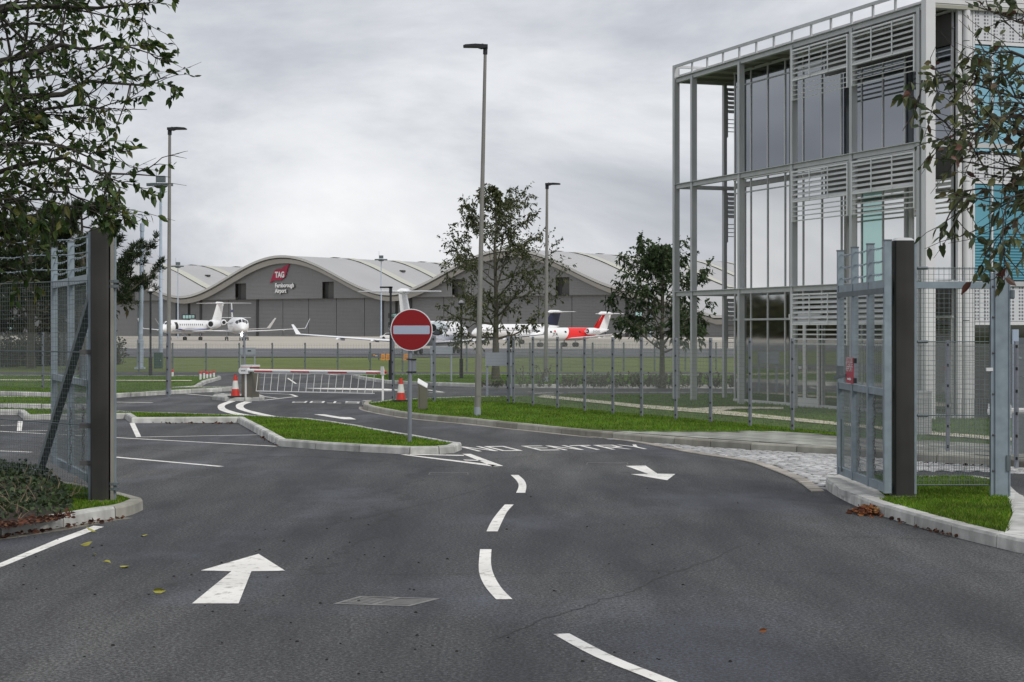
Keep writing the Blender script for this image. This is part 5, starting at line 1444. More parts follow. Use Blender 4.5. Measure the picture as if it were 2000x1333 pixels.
# emblem and lettering on the hangar front
sg = thing('hangar_sign', 'crimson flag emblem and white lettering on the hangar front', 'sign', HW(46, -.4, 17))
fl_ = [(41.9, 18.9), (43.6, 19.8), (47.3, 19.9), (49.2, 21.2), (50.4, 24.4), (51.1, 25.5), (48.4, 24.7), (47.4, 23.9), (44.8, 23.75), (43.9, 23.1)]
mb = MB(); k = len(fl_)
mb.v = [HW(u, -.55, z) for u, z in fl_] + [HW(u, -.2, z) for u, z in fl_]
mb.f = [(i, (i + 1) % k, k + (i + 1) % k, k + i) for i in range(k)] + [tuple(t_) for t_ in tess(fl_)] + [tuple(k + i for i in reversed(t_)) for t_ in tess(fl_)]
obj('flag_panel', mb, 'logo', sg)
def wall_text(s, u, z, size, wscale, nm):
    v, f = text_geo(s, size, 'LEFT', 0.05)
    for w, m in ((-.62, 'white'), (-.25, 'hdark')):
        off = .0 if m == 'white' else .32  # dark shifted copy: the letters' drop shadow made as a sheet
        obj(nm if m == 'white' else nm + '_painted_shadow', ([HW(u + a * wscale + off, w, z + b - off * .6) for a, b in v], f), m, sg)
wall_text('TAG', 44.4, 20.9, 2.75, 0.80, 'emblem_letters')
wall_text('Farnborough', 44.4, 17.35, 2.0, 0.86, 'lettering')
wall_text('Airport', 44.4, 15.45, 2.0, 0.86, 'lettering')

# ================================================================== AIRCRAFT
def aircraft(label, nose, head, L, Rf, zc, span, tail='T', tail_h=6.5, stab=8.0, sweep=0.42, mats=None, winglet=0.9, eng_r=0.62, eng_x=0.70, windows=10, cock=(0.055, 0.10), fin_m='plane_white', body_m='plane_white', eng_m='plane_white', extra=None, wing_x=0.40, wing_z=None, gear=1.0):
    """x from the nose (0) to the tail (L); head = unit heading (towards the nose)"""
    hx_, hy_ = head; n = math.hypot(hx_, hy_); hx_, hy_ = hx_ / n, hy_ / n
    def A(x, y, z):        # y positive to the aircraft's left
        return (nose[0] - hx_ * x - hy_ * y * 1.0, nose[1] - hy_ * x + hx_ * y, z - .05)
    t = thing('jet_aircraft', label, 'aircraft', A(L * .45, 0, 0), group='business jets on the apron')
    prof = [(0.0, .03, -.42), (.008, .20, -.38), (.025, .40, -.29), (.05, .60, -.20), (.075, .76, -.11), (.10, .88, -.05), (.14, .97, -.01), (.19, 1.0, 0), (.45, 1.0, 0), (.62, .98, .02), (.72, .86, .12), (.82, .62, .30), (.90, .38, .48), (.97, .15, .62), (1.0, .04, .68)]
    def rad(f):
        for (a, b) in zip(prof[:-1], prof[1:]):
            if a[0] <= f <= b[0]:
                q = (f - a[0]) / (b[0] - a[0]); q = q
                return (a[1] + (b[1] - a[1]) * q) * Rf, zc + (a[2] + (b[2] - a[2]) * q) * Rf
        return .01, zc
    def S(f, ang, off=0.0):      # ang: 0 = left side, 90 = top
        r, z = rad(f)
        return A(f * L, math.cos(R(ang)) * (r + off), z + math.sin(R(ang)) * (r + off))
    fs_ = sorted(set([p[0] for p in prof] + [.033, .042, .06, .085, .12, .3, .55, .67, .77, .86]))
    mb = MB(); N = 22
    for f in fs_:
        for k in range(N): mb.v.append(S(f, 360 * k / N))
    for i in range(len(fs_) - 1):
        for k in range(N): mb.f.append((i * N + k, (i + 1) * N + k, (i + 1) * N + (k + 1) % N, i * N + (k + 1) % N))
    fus = obj('fuselage', mb, body_m, t, smooth=True)
    def patch(f0, f1, a0, a1, m, nm, par=None, off=0.02, nf=6, na=5, skew=0.0):
        q = MB()
        for i in range(nf + 1):
            for j in range(na + 1):
                v = j / na
                q.v.append(S(f0 + (f1 - f0) * i / nf + skew * (v - .5), a0 + (a1 - a0) * v, off))
        q.f = [(i * (na + 1) + j, (i + 1) * (na + 1) + j, (i + 1) * (na + 1) + j + 1, i * (na + 1) + j + 1) for i in range(nf) for j in range(na)]
        return obj(nm, q, m, par or fus, smooth=True)
    for sgn in (0, 1):
        mir = (lambda a: a) if sgn == 0 else (lambda a: 180 - a)
        patch(cock[0], cock[1] * .92, mir(30), mir(56), 'window', 'cockpit_window', nf=3, na=3)
        patch(cock[0] * .86, cock[1] * .80, mir(59), mir(86), 'window', 'cockpit_window', nf=3, na=3)
        for k in range(windows):
            f = .20 + .36 * k / max(1, windows - 1)
            patch(f, f + .30 / L, mir(11), mir(27), 'window', 'cabin_window', nf=1, na=2)
    wz_ = zc - Rf * .72 if wing_z is None else wing_z
    root, tip = L * .20, L * .065
    for sg_ in (1, -1):
        x0 = L * wing_x; y1 = sg_ * span / 2; x1 = x0 + abs(y1) * sweep * 1.25
        q = MB()
        for (y, xl, c, z, th) in ((0, x0, root, wz_, .30), (y1 * .45, x0 + (x1 - x0) * .45, root * .62, wz_ + .26, .2), (y1, x1, tip, wz_ + .72, .09)):
            for (a, b) in ((0, 0), (.25, .5), (1, 0), (.4, -.5)): q.v.append(A(xl + c * a, y, z + th * b))
        q.f = [(i * 4 + k, i * 4 + (k + 1) % 4, i * 4 + 4 + (k + 1) % 4, i * 4 + 4 + k) for i in range(2) for k in range(4)] + [(8, 9, 10, 11)]
        wg = obj('wing', q, 'plane_white', t)
        for fy in (.42, .68):
            yy = y1 * fy; xx_ = x0 + (x1 - x0) * fy + root * (1 - fy * .7) * .75
            obj('flap_fairing', MB().hexa([A(xx_ - .9, yy - .1, wz_ + .1 + .5 * fy - .25), A(xx_ + .9, yy - .1, wz_ + .5 * fy - .05), A(xx_ + .9, yy + .1, wz_ + .5 * fy - .05), A(xx_ - .9, yy + .1, wz_ + .1 + .5 * fy - .25), A(xx_ - .9, yy - .1, wz_ + .2 + .5 * fy - .1), A(xx_ + .6, yy - .1, wz_ + .5 * fy + .1), A(xx_ + .6, yy + .1, wz_ + .5 * fy + .1), A(xx_ - .9, yy + .1, wz_ + .2 + .5 * fy - .1)]), 'plane_white', wg)
        if winglet:
            q = MB()
            for (y, xl, c, z, th) in ((y1, x1, tip, wz_ + .70, .08), (y1 + sg_ * winglet * .55, x1 + winglet * .75, tip * .45, wz_ + .72 + winglet, .05)):
                for (a, b) in ((0, 0), (.3, .5), (1, 0), (.4, -.5)): q.v.append(A(xl + c * a, y + sg_ * th * b, z))
            q.f = [(k, (k + 1) % 4, 4 + (k + 1) % 4, 4 + k) for k in range(4)] + [(4, 5, 6, 7)]
            obj('winglet', q, 'plane_white', wg)
        # engine pod
        ex = L * eng_x; ey = sg_ * (Rf * .92 + eng_r * 1.15); ez = zc + Rf * .42
        q = MB(); pr_ = [(0, eng_r * .62), (.0, eng_r * .80), (.05, eng_r * .93), (.2, eng_r), (.55, eng_r), (.85, eng_r * .78), (1.0, eng_r * .55), (.98, eng_r * .45)]
        EL = eng_r * 4.6
        for (f, r) in pr_:
            for k in range(18): q.v.append(A(ex - EL * .45 + EL * f, ey + r * math.cos(2 * math.pi * k / 18), ez + r * math.sin(2 * math.pi * k / 18)))
        q.f = [(i * 18 + k, (i + 1) * 18 + k, (i + 1) * 18 + (k + 1) % 18, i * 18 + (k + 1) % 18) for i in range(len(pr_) - 1) for k in range(18)]
        en = obj('engine', q, eng_m, t, smooth=True)
        for (f, r, nm) in ((.04, eng_r * .80, 'intake'), (.985, eng_r * .50, 'exhaust')):
            q = MB(); q.v = [A(ex - EL * .45 + EL * f, ey + r * math.cos(2 * math.pi * k / 18), ez + r * math.sin(2 * math.pi * k / 18)) for k in range(18)]; q.f = [tuple(range(18))]
            obj(nm, q, 'black', en)
        obj('pylon', MB().hexa([A(ex - .9, sg_ * Rf * .6, ez - .1), A(ex + 1.0, sg_ * Rf * .6, ez - .1), A(ex + 1.0, ey, ez - .1), A(ex - .9, ey, ez - .1), A(ex - .9, sg_ * Rf * .6, ez + .1), A(ex + 1.0, sg_ * Rf * .6, ez + .1), A(ex + 1.0, ey, ez + .1), A(ex - .9, ey, ez + .1)]), 'plane_white', t)
    # fin and tailplane
    fx0, fx1 = L * .80, L * .80 + (tail_h - zc) * .62
    q = MB()
    for (xl, c, z, th) in ((fx0, L * .17, zc + Rf * .35, .22), (fx1, L * .115, tail_h, .12)):
        for (a, b) in ((0, 0), (.3, .5), (1, 0), (.3, -.5)): q.v.append(A(xl + c * a, th * b, z))
    q.f = [(k, (k + 1) % 4, 4 + (k + 1) % 4, 4 + k) for k in range(4)] + [(4, 5, 6, 7)]
    fin = obj('fin', q, fin_m, t)
    sz = tail_h + .02 if tail == 'T' else zc + (tail_h - zc) * .36
    sx = fx1 - .1 if tail == 'T' else fx0 + L * .06
    if tail == 'T':
        obj('tail_bullet', MB().tube([A(fx1 - .7, 0, tail_h), A(fx1 - .2, 0, tail_h + .06), A(fx1 + L * .08, 0, tail_h + .06), A(fx1 + L * .14, 0, tail_h)], [.05, .24, .22, .05], 10), 'plane_white', fin, smooth=True)
    for sg_ in (1, -1):
        q = MB()
        for (y, xl, c, th) in ((0, sx, L * .085, .16), (sg_ * stab / 2, sx + stab * .24, L * .045, .07)):
            for (a, b) in ((0, 0), (.3, .5), (1, 0), (.3, -.5)): q.v.append(A(xl + c * a, y, sz + th * b))
        q.f = [(k, (k + 1) % 4, 4 + (k + 1) % 4, 4 + k) for k in range(4)] + [(4, 5, 6, 7)]
        obj('tailplane', q, 'plane_white', t)
    # undercarriage
    wr_ = .36 * gear
    for (gx, gy, nm) in ((L * .13, 0, 'nose_gear'), (L * .50, Rf * 1.25, 'main_gear'), (L * .50, -Rf * 1.25, 'main_gear')):
        g_ = obj(nm, MB().tube([A(gx, gy, wr_), A(gx, gy, zc - Rf * .5)], .09, 8), 'plane_grey', t)
        for o_ in (-.22, .22):
            obj('wheel', MB().tube([A(gx, gy + o_ - .09, wr_), A(gx, gy + o_ + .09, wr_)], wr_, 14), 'tyre', g_)
    if extra: extra(t, fus, fin, patch, S, A, dict(L=L, fx0=fx0, fx1=fx1, zc=zc, tail_h=tail_h, Rf=Rf))
    return t
# A: long jet pointing left, door open, blue cheat line
def exA(t, fus, fin, patch, S, A, q):
    patch(.135, .175, -20, 42, 'black', 'open_door', nf=2, na=4)
    patch(.17, .70, -26, -17, 'plane_blue', 'blue_cheat_line', nf=14, na=2)
    patch(.02, .70, -46, -26, 'plane_grey', 'grey_belly_line', nf=14, na=2, off=.01)
    q_ = MB()
    for k in range(5): q_.add([A(q['L'] * .15 - .45, q['Rf'] * (1.0 + .28 * k), q['zc'] - q['Rf'] * .35 - .3 * k), A(q['L'] * .15 + .45, q['Rf'] * (1.0 + .28 * k), q['zc'] - q['Rf'] * .35 - .3 * k), A(q['L'] * .15 + .45, q['Rf'] * (1.22 + .28 * k), q['zc'] - q['Rf'] * .42 - .3 * k), A(q['L'] * .15 - .45, q['Rf'] * (1.22 + .28 * k), q['zc'] - q['Rf'] * .42 - .3 * k)], [(0, 1, 2, 3), (3, 2, 1, 0)])
    obj('airstair', q_, 'plane_grey', t)
dA = 372.0
aircraft('long white jet with blue stripe and open door, leftmost on the apron', (P(314, dA), dA), (-0.27, -0.963), 29.0, 1.38, 2.75, 28.5, tail_h=7.75, stab=12.2, eng_r=.92, eng_x=.69, windows=12, winglet=2.1, extra=exA, wing_z=1.75)
# B: head-on jet with landing light
def exB(t, fus, fin, patch, S, A, q):
    f0 = MB(); z0, z1 = q['zc'] + (q['tail_h'] - q['zc']) * .60, q['zc'] + (q['tail_h'] - q['zc']) * .70
    def X(z): return q['fx0'] + (q['fx1'] - q['fx0']) * (z - q['zc'] - q['Rf'] * .35) / (q['tail_h'] - q['zc'] - q['Rf'] * .35)
    for s_ in (.13, -.13): f0.add([A(X(z0), s_, z0), A(X(z0) + q['L'] * .135, s_, z0), A(X(z1) + q['L'] * .13, s_, z1), A(X(z1), s_, z1)], [(0, 1, 2, 3), (3, 2, 1, 0)])
    obj('blue_fin_stripe', f0, 'plane_blue', fin)
    patch(.03, .20, -80, -40, 'plane_grey', 'dark_belly', nf=6, na=3, off=.01); patch(.03, .20, 260, 220, 'plane_grey', 'dark_belly', nf=6, na=3, off=.01)
    c = A(q['L'] * .11, .12, 1.15)
    em = bpy.data.materials.new('landing_light'); em.use_nodes = True
    e_ = em.node_tree.nodes['Principled BSDF']; e_.inputs['Emission Color'].default_value = (1, 1, 1, 1); e_.inputs['Emission Strength'].default_value = 30
    obj('landing_light', MB().lathe([(.05, -.16), (.17, -.09), (.20, 0), (.17, .09), (.05, .16)], 10, c), em, t)
dB = 366.0
aircraft('white jet seen nose-on with a blue band on its fin', (P(474, dB), dB), (0.24, -0.971), 23.0, 1.6, 2.95, 29.0, tail='X', tail_h=7.6, stab=7.8, eng_r=.6, eng_x=.74, windows=8, winglet=2.0, cock=(.06, .115), extra=exB, wing_z=1.75)
# C: jet seen from behind, hidden by the no-entry sign
def exC(t, fus, fin, patch, S, A, q):
    patch(.16, .80, 186, 214, 'plane_grey', 'grey_lower_band', nf=10, na=3, off=.01)
    patch(.16, .80, -6, -34, 'plane_grey', 'grey_lower_band', nf=10, na=3, off=.01)
dC = 166.0
aircraft('white jet with polished engine seen from behind the no-entry sign', (P(905, dC), dC), (0.235, 0.972), 19.0, 1.05, 1.72, 20.6, tail_h=5.0, stab=6.6, eng_r=.60, eng_x=.74, windows=8, winglet=.8, eng_m='chrome', extra=exC, wing_z=.95, gear=.75)
# D: jet pointing left with a navy fin
def exD(t, fus, fin, patch, S, A, q):
    patch(.10, .70, 2, 5, 'plane_navy', 'thin_dark_line', nf=12, na=1, off=.015)
    q_ = MB()
    for k in range(6): q_.add([A(q['L'] * .17 - .4, q['Rf'] * (1.0 + .22 * k), q['zc'] - q['Rf'] * .25 - .24 * k), A(q['L'] * .17 + .4, q['Rf'] * (1.0 + .22 * k), q['zc'] - q['Rf'] * .25 - .24 * k), A(q['L'] * .17 + .4, q['Rf'] * (1.18 + .22 * k), q['zc'] - q['Rf'] * .3 - .24 * k), A(q['L'] * .17 - .4, q['Rf'] * (1.18 + .22 * k), q['zc'] - q['Rf'] * .3 - .24 * k)], [(0, 1, 2, 3), (3, 2, 1, 0)])
    obj('airstair', q_, 'plane_white', t)
dD = 272.0
aircraft('white jet with navy fin standing behind the median tree', (P(921, dD), dD), (-0.78, -0.62), 16.4, 1.0, 1.95, 17.5, tail_h=4.75, stab=6.4, eng_r=.55, eng_x=.70, windows=8, winglet=.0, fin_m='plane_navy', extra=exD, gear=.9)
# E: red and white ambulance jet
def exE(t, fus, fin, patch, S, A, q):
    patch(.43, .82, -64, 89, 'plane_red', 'red_band', nf=12, na=12, off=.012, skew=.07)
    patch(.43, .82, 244, 91, 'plane_red', 'red_band', nf=12, na=12, off=.012, skew=.07)
    f0 = MB(); z0, z1 = q['zc'] + q['Rf'] * .6, q['tail_h'] - .05
    for s_ in (.125, -.125): f0.add([A(q['fx0'] - .1, s_, z0), A(q['fx0'] + .75, s_, z0), A(q['fx1'] + .42, s_, z1), A(q['fx1'] - .02, s_, z1)], [(0, 1, 2, 3), (3, 2, 1, 0)])
    obj('red_fin_band', f0, 'plane_red', fin)
    tri = MB(); tri.v = [S(.245, 26, .02), S(.272, 38, .02), S(.272, 12, .02)]; tri.f = [(0, 1, 2), (2, 1, 0)]
    obj('red_triangle', tri, 'plane_red', fus)
    v, f = text_geo('JTA', 1.0, 'CENTER', 0.02)
    obj('lettering', ([S(.262 + a * .55 / q['L'], -12 + b * 34, .025) for a, b in v], f), 'blackpaint', fus)
    v, f = text_geo('D-CFAX', 1.0, 'CENTER', 0.0)
    ey = q['Rf'] * .92 + .50 * 2.14
    obj('registration', ([A(q['L'] * .70 + a * .34 + .1, ey + .03, q['zc'] + q['Rf'] * .42 - .14 + b * .42) for a, b in v], f), 'blackpaint', t)
dE = 226.0
aircraft('red and white ambulance jet with winglets, rightmost on the apron', (P(1034, dE), dE), (-0.74, -0.67), 13.4, 0.80, 1.55, 13.4, tail_h=4.05, stab=4.6, eng_r=.44, eng_x=.70, windows=3, winglet=.9, extra=exE, wing_z=.95, gear=.75)
# a white car on the apron
dcar = 425.0; xc = P(761, dcar)
car = thing('apron_car', 'small white car on the apron beside the no-entry sign disc', 'car', (xc, dcar, -.05))
pf_ = [(-2.1, .35), (-2.15, .75), (-1.35, .92), (-.75, 1.42), (.9, 1.45), (1.75, .98), (2.1, .9), (2.12, .35)]
def extr(pf, y0, y1):
    mb = MB(); k = len(pf); mb.v = [(xc + a, dcar + y0, b) for a, b in pf] + [(xc + a, dcar + y1, b) for a, b in pf]
    mb.f = [tuple(range(k)), tuple(reversed(range(k, 2 * k)))] + [((i + 1) % k, i, k + i, k + (i + 1) % k) for i in range(k)]; return mb
obj('body', extr(pf_, -.85, .85), 'plane_white', car)
obj('side_window', extr([(-1.15, .95), (-.7, 1.34), (.8, 1.36), (1.4, .98)], -.86, -.851), 'window', car)
for u in (-1.3, 1.35):
    for v in (-.84, .84): obj('wheel', MB().tube([(xc + u, dcar + v - .1, .28), (xc + u, dcar + v + .1, .28)], .33, 14), 'tyre', car)

# ================================================================== TREES AND PLANTS
class Tree:
    def __init__(s, seed):
        s.r = random.Random(seed); s.thick = MB(); s.thin = []; s.lp = []; s.ld = []
    def jit(s, v, a):
        return (v + Vector((s.r.gauss(0, a), s.r.gauss(0, a), s.r.gauss(0, a)))).normalized()
    def branch(s, p, d, L, r, n=6, wob=0.12, up=0.0, taper=0.35):
        pts = [Vector(p)]; dirs = [Vector(d).normalized()]
        for i in range(n):
            d = s.jit(dirs[-1], wob); d = (d + Vector((0, 0, up))).normalized()
            pts.append(pts[-1] + d * L / n); dirs.append(d)
        rs = [r * (1 - (1 - taper) * i / n) for i in range(n + 1)]
        if r > 0.012: s.thick.tube(pts, rs, 7 if r > .04 else 5, cap=False)
        else:
            s.thick.tube(pts, rs, 3, cap=False)
        return pts, dirs, rs
    def leaves(s, pts, dirs, n, spread=0.6, skip=0):
        for _ in range(n):
            i = s.r.randrange(skip, len(pts) - 1); f = s.r.random()
            s.lp.append(tuple(pts[i].lerp(pts[i + 1], f))); s.ld.append(tuple(s.jit(dirs[i], spread)))
    def build(s, t, leaf_m, size, wid=.5, droop=.35, detail=True, bark='bark', leafname='foliage', keep=None):
        tr = obj('branches', s.thick, bark, t, smooth=False)
        P_ = np.array(s.lp); D_ = np.array(s.ld)
        if keep is not None:
            k = keep(P_); P_, D_ = P_[k], D_[k]
        obj(leafname, leaf_cloud(P_, D_, size, wid, droop, detail=detail), leaf_m, t, kind='stuff')

def upright_tree(label, base, height, env, seed, n_limb, leaf_m, leaf_size, r0, clear=0.22, sub=6, twig=5, lv=7, updeg=35, cat='tree', name='tree', leafw=.55):
    """env(f) -> crown radius at relative height f (0 base of crown, 1 top)"""
    T = Tree(seed); b = Vector(base); r = T.r
    t = thing(name, label, cat, base)
    tp = []; 
    for i in range(11):
        f = i / 10
        tp.append(b + Vector((r.gauss(0, .02) * height * .3 * f, r.gauss(0, .02) * height * .3 * f, height * f * .97 - .05)))
    trs = [r0 * (1 - .93 * (i / 10) ** .8) for i in range(11)]; trs[0] = r0 * 1.25
    obj('trunk', MB().tube(tp, trs, 10), 'bark', t, smooth=True)
    for k in range(n_limb):
        f = (k + r.random() * .8) / n_limb
        z = clear + (1 - clear) * f * .97
        i = min(9, int(z * 10)); p = tp[i].lerp(tp[i + 1], z * 10 - i)
        az = k * 2.399 + r.uniform(-.4, .4)
        up = R(updeg + 30 * f + r.uniform(-12, 12))
        Lb = env(f) * r.uniform(.75, 1.12) / math.cos(up) ** .6
        d = Vector((math.cos(az) * math.cos(up), math.sin(az) * math.cos(up), math.sin(up)))
        rb = max(.012, trs[i] * .42)
        pts, dirs, rs = T.branch(p, d, Lb, rb, 7, .11, .03)
        for j in range(sub):
            q = .22 + .76 * (j + r.random()) / sub
            i2 = min(6, int(q * 7)); p2 = pts[i2].lerp(pts[i2 + 1], q * 7 - i2)
            d2 = T.jit(dirs[i2], .55); d2.z += .05
            L2 = Lb * (.50 - .22 * q) * r.uniform(.7, 1.2)
            pt2, dr2, _ = T.branch(p2, d2, L2, max(.005, rs[i2] * .5), 4, .2, .02)
            for m_ in range(twig):
                i3 = r.randrange(1, 4); p3 = pt2[i3].lerp(pt2[i3 + 1], r.random())
                pt3, dr3, _ = T.branch(p3, T.jit(dr2[i3], .75), L2 * r.uniform(.25, .6), .004, 2, .25, -.02)
                T.leaves(pt3, dr3, lv, .7)
        T.leaves(pts[4:], dirs[4:], 6, .8)
    T.build(t, leaf_m, leaf_size, leafw, .45, detail=False)
    return t
# the two young trees behind the fence
d1 = D(741, VZ)
def env1(f):
    prof = [(0, 1.9), (.08, 2.3), (.25, 2.5), (.42, 2.55), (.55, 1.7), (.66, 1.6), (.78, 1.35), (.88, .75), (1, .2)]
    for a, b in zip(prof[:-1], prof[1:]):
        if a[0] <= f <= b[0]: return a[1] + (b[1] - a[1]) * (f - a[0]) / (b[0] - a[0])
    return .2
upright_tree('tall sparse olive tree on the median behind the middle lamp', (P(968, d1), d1, VZ - .05), Z(352, d1) - VZ, env1, 5, 34, 'leaf_mid', .105, .155, clear=.205, sub=8, twig=6, lv=8, updeg=14)
d2_ = D(752, VZ)
def env2(f):
    prof = [(0, 1.5), (.15, 2.05), (.4, 1.9), (.6, 1.45), (.8, .75), (.92, .3), (1, .15)]
    for a, b in zip(prof[:-1], prof[1:]):
        if a[0] <= f <= b[0]: return a[1] + (b[1] - a[1]) * (f - a[0]) / (b[0] - a[0])
    return .2
upright_tree('bushy dark green tree seen through the left columns of the glass building', (P(1293, d2_), d2_, VZ - .05), Z(470, d2_) - VZ, env2, 9, 30, 'leaf_mid2', .125, .115, clear=.24, sub=8, twig=6, lv=8, updeg=28)

# low hedge and shrubs on the median
def shrub(label, x0, x1, y, z, h, n, seed, name='shrub', depth=.5, cat='shrub'):
    T = Tree(seed); r = T.r
    t = thing(name, label, cat, ((x0 + x1) / 2, y, z))
    m = max(6, int((x1 - x0) * 34))
    for k in range(m):
        px = r.uniform(x0, x1); p = Vector((px, y + r.uniform(-depth, depth), z - .02))
        hh = h * r.uniform(.55, 1.1) * (1 - .25 * abs((px - (x0 + x1) / 2) / max(.1, (x1 - x0) / 2)) ** 3)
        pts, dirs, _ = T.branch(p, (r.gauss(0, .25), r.gauss(0, .25), 1), hh, .008, 4, .22, .03)
        T.leaves(pts, dirs, n, .9)
    T.build(t, 'shrub', .07, .6, .2, detail=False, bark='twig')
dh = D(756, VZ) + .9
shrub('long low grey-green hedge along the median behind the fence', P(1094, dh), P(1470, dh), dh, VZ, .50, 26, 21, name='hedge', depth=.45, cat='hedge')
shrub('small loose shrub left of the hedge, behind the fence', P(1014, dh), P(1030, dh), dh, VZ, .72, 20, 22, depth=.15)
shrub('tall loose shrub around the foot of the third lamp column', P(1048, dh), P(1074, dh), dh, VZ, .85, 22, 23, depth=.25)
shrub('low dark scrub round the foot of the tall median tree', P(935, dh), P(1000, dh), dh, VZ, .28, 16, 24, depth=.25)

# near tree at the left, its trunk outside the picture
def near_tree(label, trunk, top, limbs, seed, leaf_m, leaf_size, lv=6, r0=.16, keep=None, sec=9, twig=6, wid=.52, droop=.55, sag=-.035):
    T = Tree(seed); r = T.r; b = Vector(trunk)
    t = thing('tree', label, 'tree', trunk)
    tp = [b + Vector((r.gauss(0, .03), r.gauss(0, .03), top * i / 8 - .05)) for i in range(9)]
    trs = [r0 * (1.2 if i == 0 else 1 - .8 * i / 8) for i in range(9)]
    obj('trunk', MB().tube(tp, trs, 12), 'bark', t, smooth=True)
    for (z, end, rb) in limbs:
        f = z / top * 8; i = min(7, int(f)); p = tp[i].lerp(tp[i + 1], f - i)
        e = Vector(end); L = (e - p).length
        d = (e - p).normalized()
        n = 9; pts = [p]; 
        for k in range(1, n + 1):
            q = k / n
            base = p.lerp(e, q) + Vector((0, 0, .10 * L * math.sin(math.pi * q)))
            pts.append(base + Vector((r.gauss(0, .035), r.gauss(0, .05), r.gauss(0, .03))) * L * .5)
        dirs = [(pts[min(k + 1, n)] - pts[max(k - 1, 0)]).normalized() for k in range(n + 1)]
        rs = [rb * (1 - .95 * k / n) for k in range(n + 1)]
        T.thick.tube(pts, rs, 7, cap=False)
        for j in range(sec):
            q = .15 + .85 * (j + r.random()) / sec
            i2 = min(n - 1, int(q * n)); p2 = pts[i2].lerp(pts[i2 + 1], q * n - i2)
            if keep is not None and not keep(np.array([tuple(p2)]))[0]: continue
            d2 = T.jit(dirs[i2], .55)
            L2 = L * r.uniform(.20, .42) * (1.15 - .55 * q)
            if keep is not None and not keep(np.array([tuple(p2 + d2 * L2 * .8)]))[0]:
                L2 *= .45
                if not keep(np.array([tuple(p2 + d2 * L2)]))[0]: continue
            pt2, dr2, rs2 = T.branch(p2, d2, L2, max(.006, rs[i2] * .5), 6, .17, sag * .5)
            for m_ in range(twig):
                i3 = r.randrange(1, 6); p3 = pt2[i3].lerp(pt2[i3 + 1], r.random())
                if keep is not None and not keep(np.array([tuple(p3)]))[0]: continue
                d3 = T.jit(dr2[i3], .65); L3 = r.uniform(.16, .42)
                if keep is not None and not keep(np.array([tuple(p3 + d3 * L3 * .9)]))[0]: L3 *= .3
                pt3, dr3, _ = T.branch(p3, d3, L3, .0035, 4, .2, sag * 2)
                T.leaves(pt3, dr3, lv, .85, skip=1)
            T.leaves(pt2[3:], dr2[3:], lv, .7)
    T.build(t, leaf_m, leaf_size, wid, droop, detail=True, bark='twig', keep=keep)
    return t
dn = 12.4
def NP(px, py, d=dn): return (P(px, d), d, Z(py, d))
limbsL = []
# right-hand limit of the hanging crown, as x by height, at the tree's own distance
_cl = [(-2000, 900), (-20, 350), (60, 325), (110, 355), (170, 345), (215, 310), (250, 245), (290, 290), (335, 365), (385, 345), (415, 275), (445, 205), (470, 110), (560, 60), (600, -20), (2000, -20)]
_clz = np.array([Z(a, 12.4) for a, b in _cl]); _clx = np.array([P(b, 12.4) for a, b in _cl])
def crown_left(q):
    lim = np.interp(-q[:, 2], -_clz, _clx)
    return q[:, 0] < lim + nrng.normal(0, .05, len(q))
for (z, px, py, dd, rb) in ((2.5, 190, 410, 12.6, .024), (2.6, 335, 345, 12.2, .034), (2.65, 270, 400, 12.9, .026), (2.9, 250, 330, 11.6, .03), (2.9, 270, 215, 12.0, .03), (2.7, 325, 150, 12.8, .05), (3.2, 325, 100, 12.2, .042), (3.4, 310, 10, 12.4, .045), (3.6, 300, -40, 11.8, .04), (2.5, 80, 400, 11.9, .024), (2.7, 120, 300, 12.7, .03), (3.1, 140, 150, 11.9, .034), (3.3, 160, 40, 13.0, .034), (2.45, 50, 480, 12.8, .02), (2.9, 60, 250, 12.0, .03), (3.8, 330, -120, 12.6, .04), (4.0, 200, -200, 12.0, .04), (4.4, 60, -420, 12.4, .04), (4.8, -250, -560, 12.0, .04), (4.5, -560, -380, 12.4, .04), (3.2, -600, 150, 12.3, .04)):
    e = NP(px, py, dd); limbsL.append((z, e, rb))
near_tree('dark green leafy branches hanging in from a tree at the left edge', (P(-330, dn), dn, 0.0), 6.2, limbsL, 31, 'leaf_near', .054, lv=5, r0=.15, sec=9, twig=7, wid=.60, sag=-.012, droop=.32, keep=lambda q: crown_left(q))
# near tree at the right, leaves turning
dn2 = 9.2
limbsR = []
_cr = [(-2000, 1500), (-20, 1905), (60, 1890), (110, 1840), (150, 1745), (200, 1760), (300, 1790), (350, 1835), (420, 1850), (455, 1800), (500, 1850), (560, 1890), (620, 1985), (2000, 2100)]
_crz = np.array([Z(a, 9.2) for a, b in _cr]); _crx = np.array([P(b, 9.2) for a, b in _cr])
def crown_right(q):
    lim = np.interp(-q[:, 2], -_crz, _crx)
    return q[:, 0] > lim + nrng.normal(0, .03, len(q))
for (z, px, py, dd, rb) in ((2.6, 1790, 150, 9.2, .016), (2.55, 1800, 250, 9.4, .014), (2.4, 1840, 400, 9.0, .012), (2.5, 1900, 330, 9.3, .018), (2.7, 1880, 90, 9.1, .02), (2.5, 1890, 400, 9.4, .012), (2.8, 1950, 30, 9.3, .02), (2.9, 1930, -60, 9.0, .02), (2.45, 1960, 430, 9.1, .012), (2.6, 1860, 200, 8.9, .016), (2.5, 1960, 250, 9.4, .016), (3.2, 2000, -160, 9.2, .025), (3.4, 2250, -300, 9.2, .03), (3.0, 2500, -60, 9.3, .03)):
    e = NP(px, py, dd); limbsR.append((z, e, rb))
near_tree('twigs with curling green and brown leaves hanging in at the right edge', (P(2330, dn2), dn2, 0.0), 4.6, limbsR, 44, 'leaf_right', .047, lv=4, r0=.11, sec=8, twig=5, keep=lambda q: crown_right(q), droop=.38, wid=.62, sag=-.006)

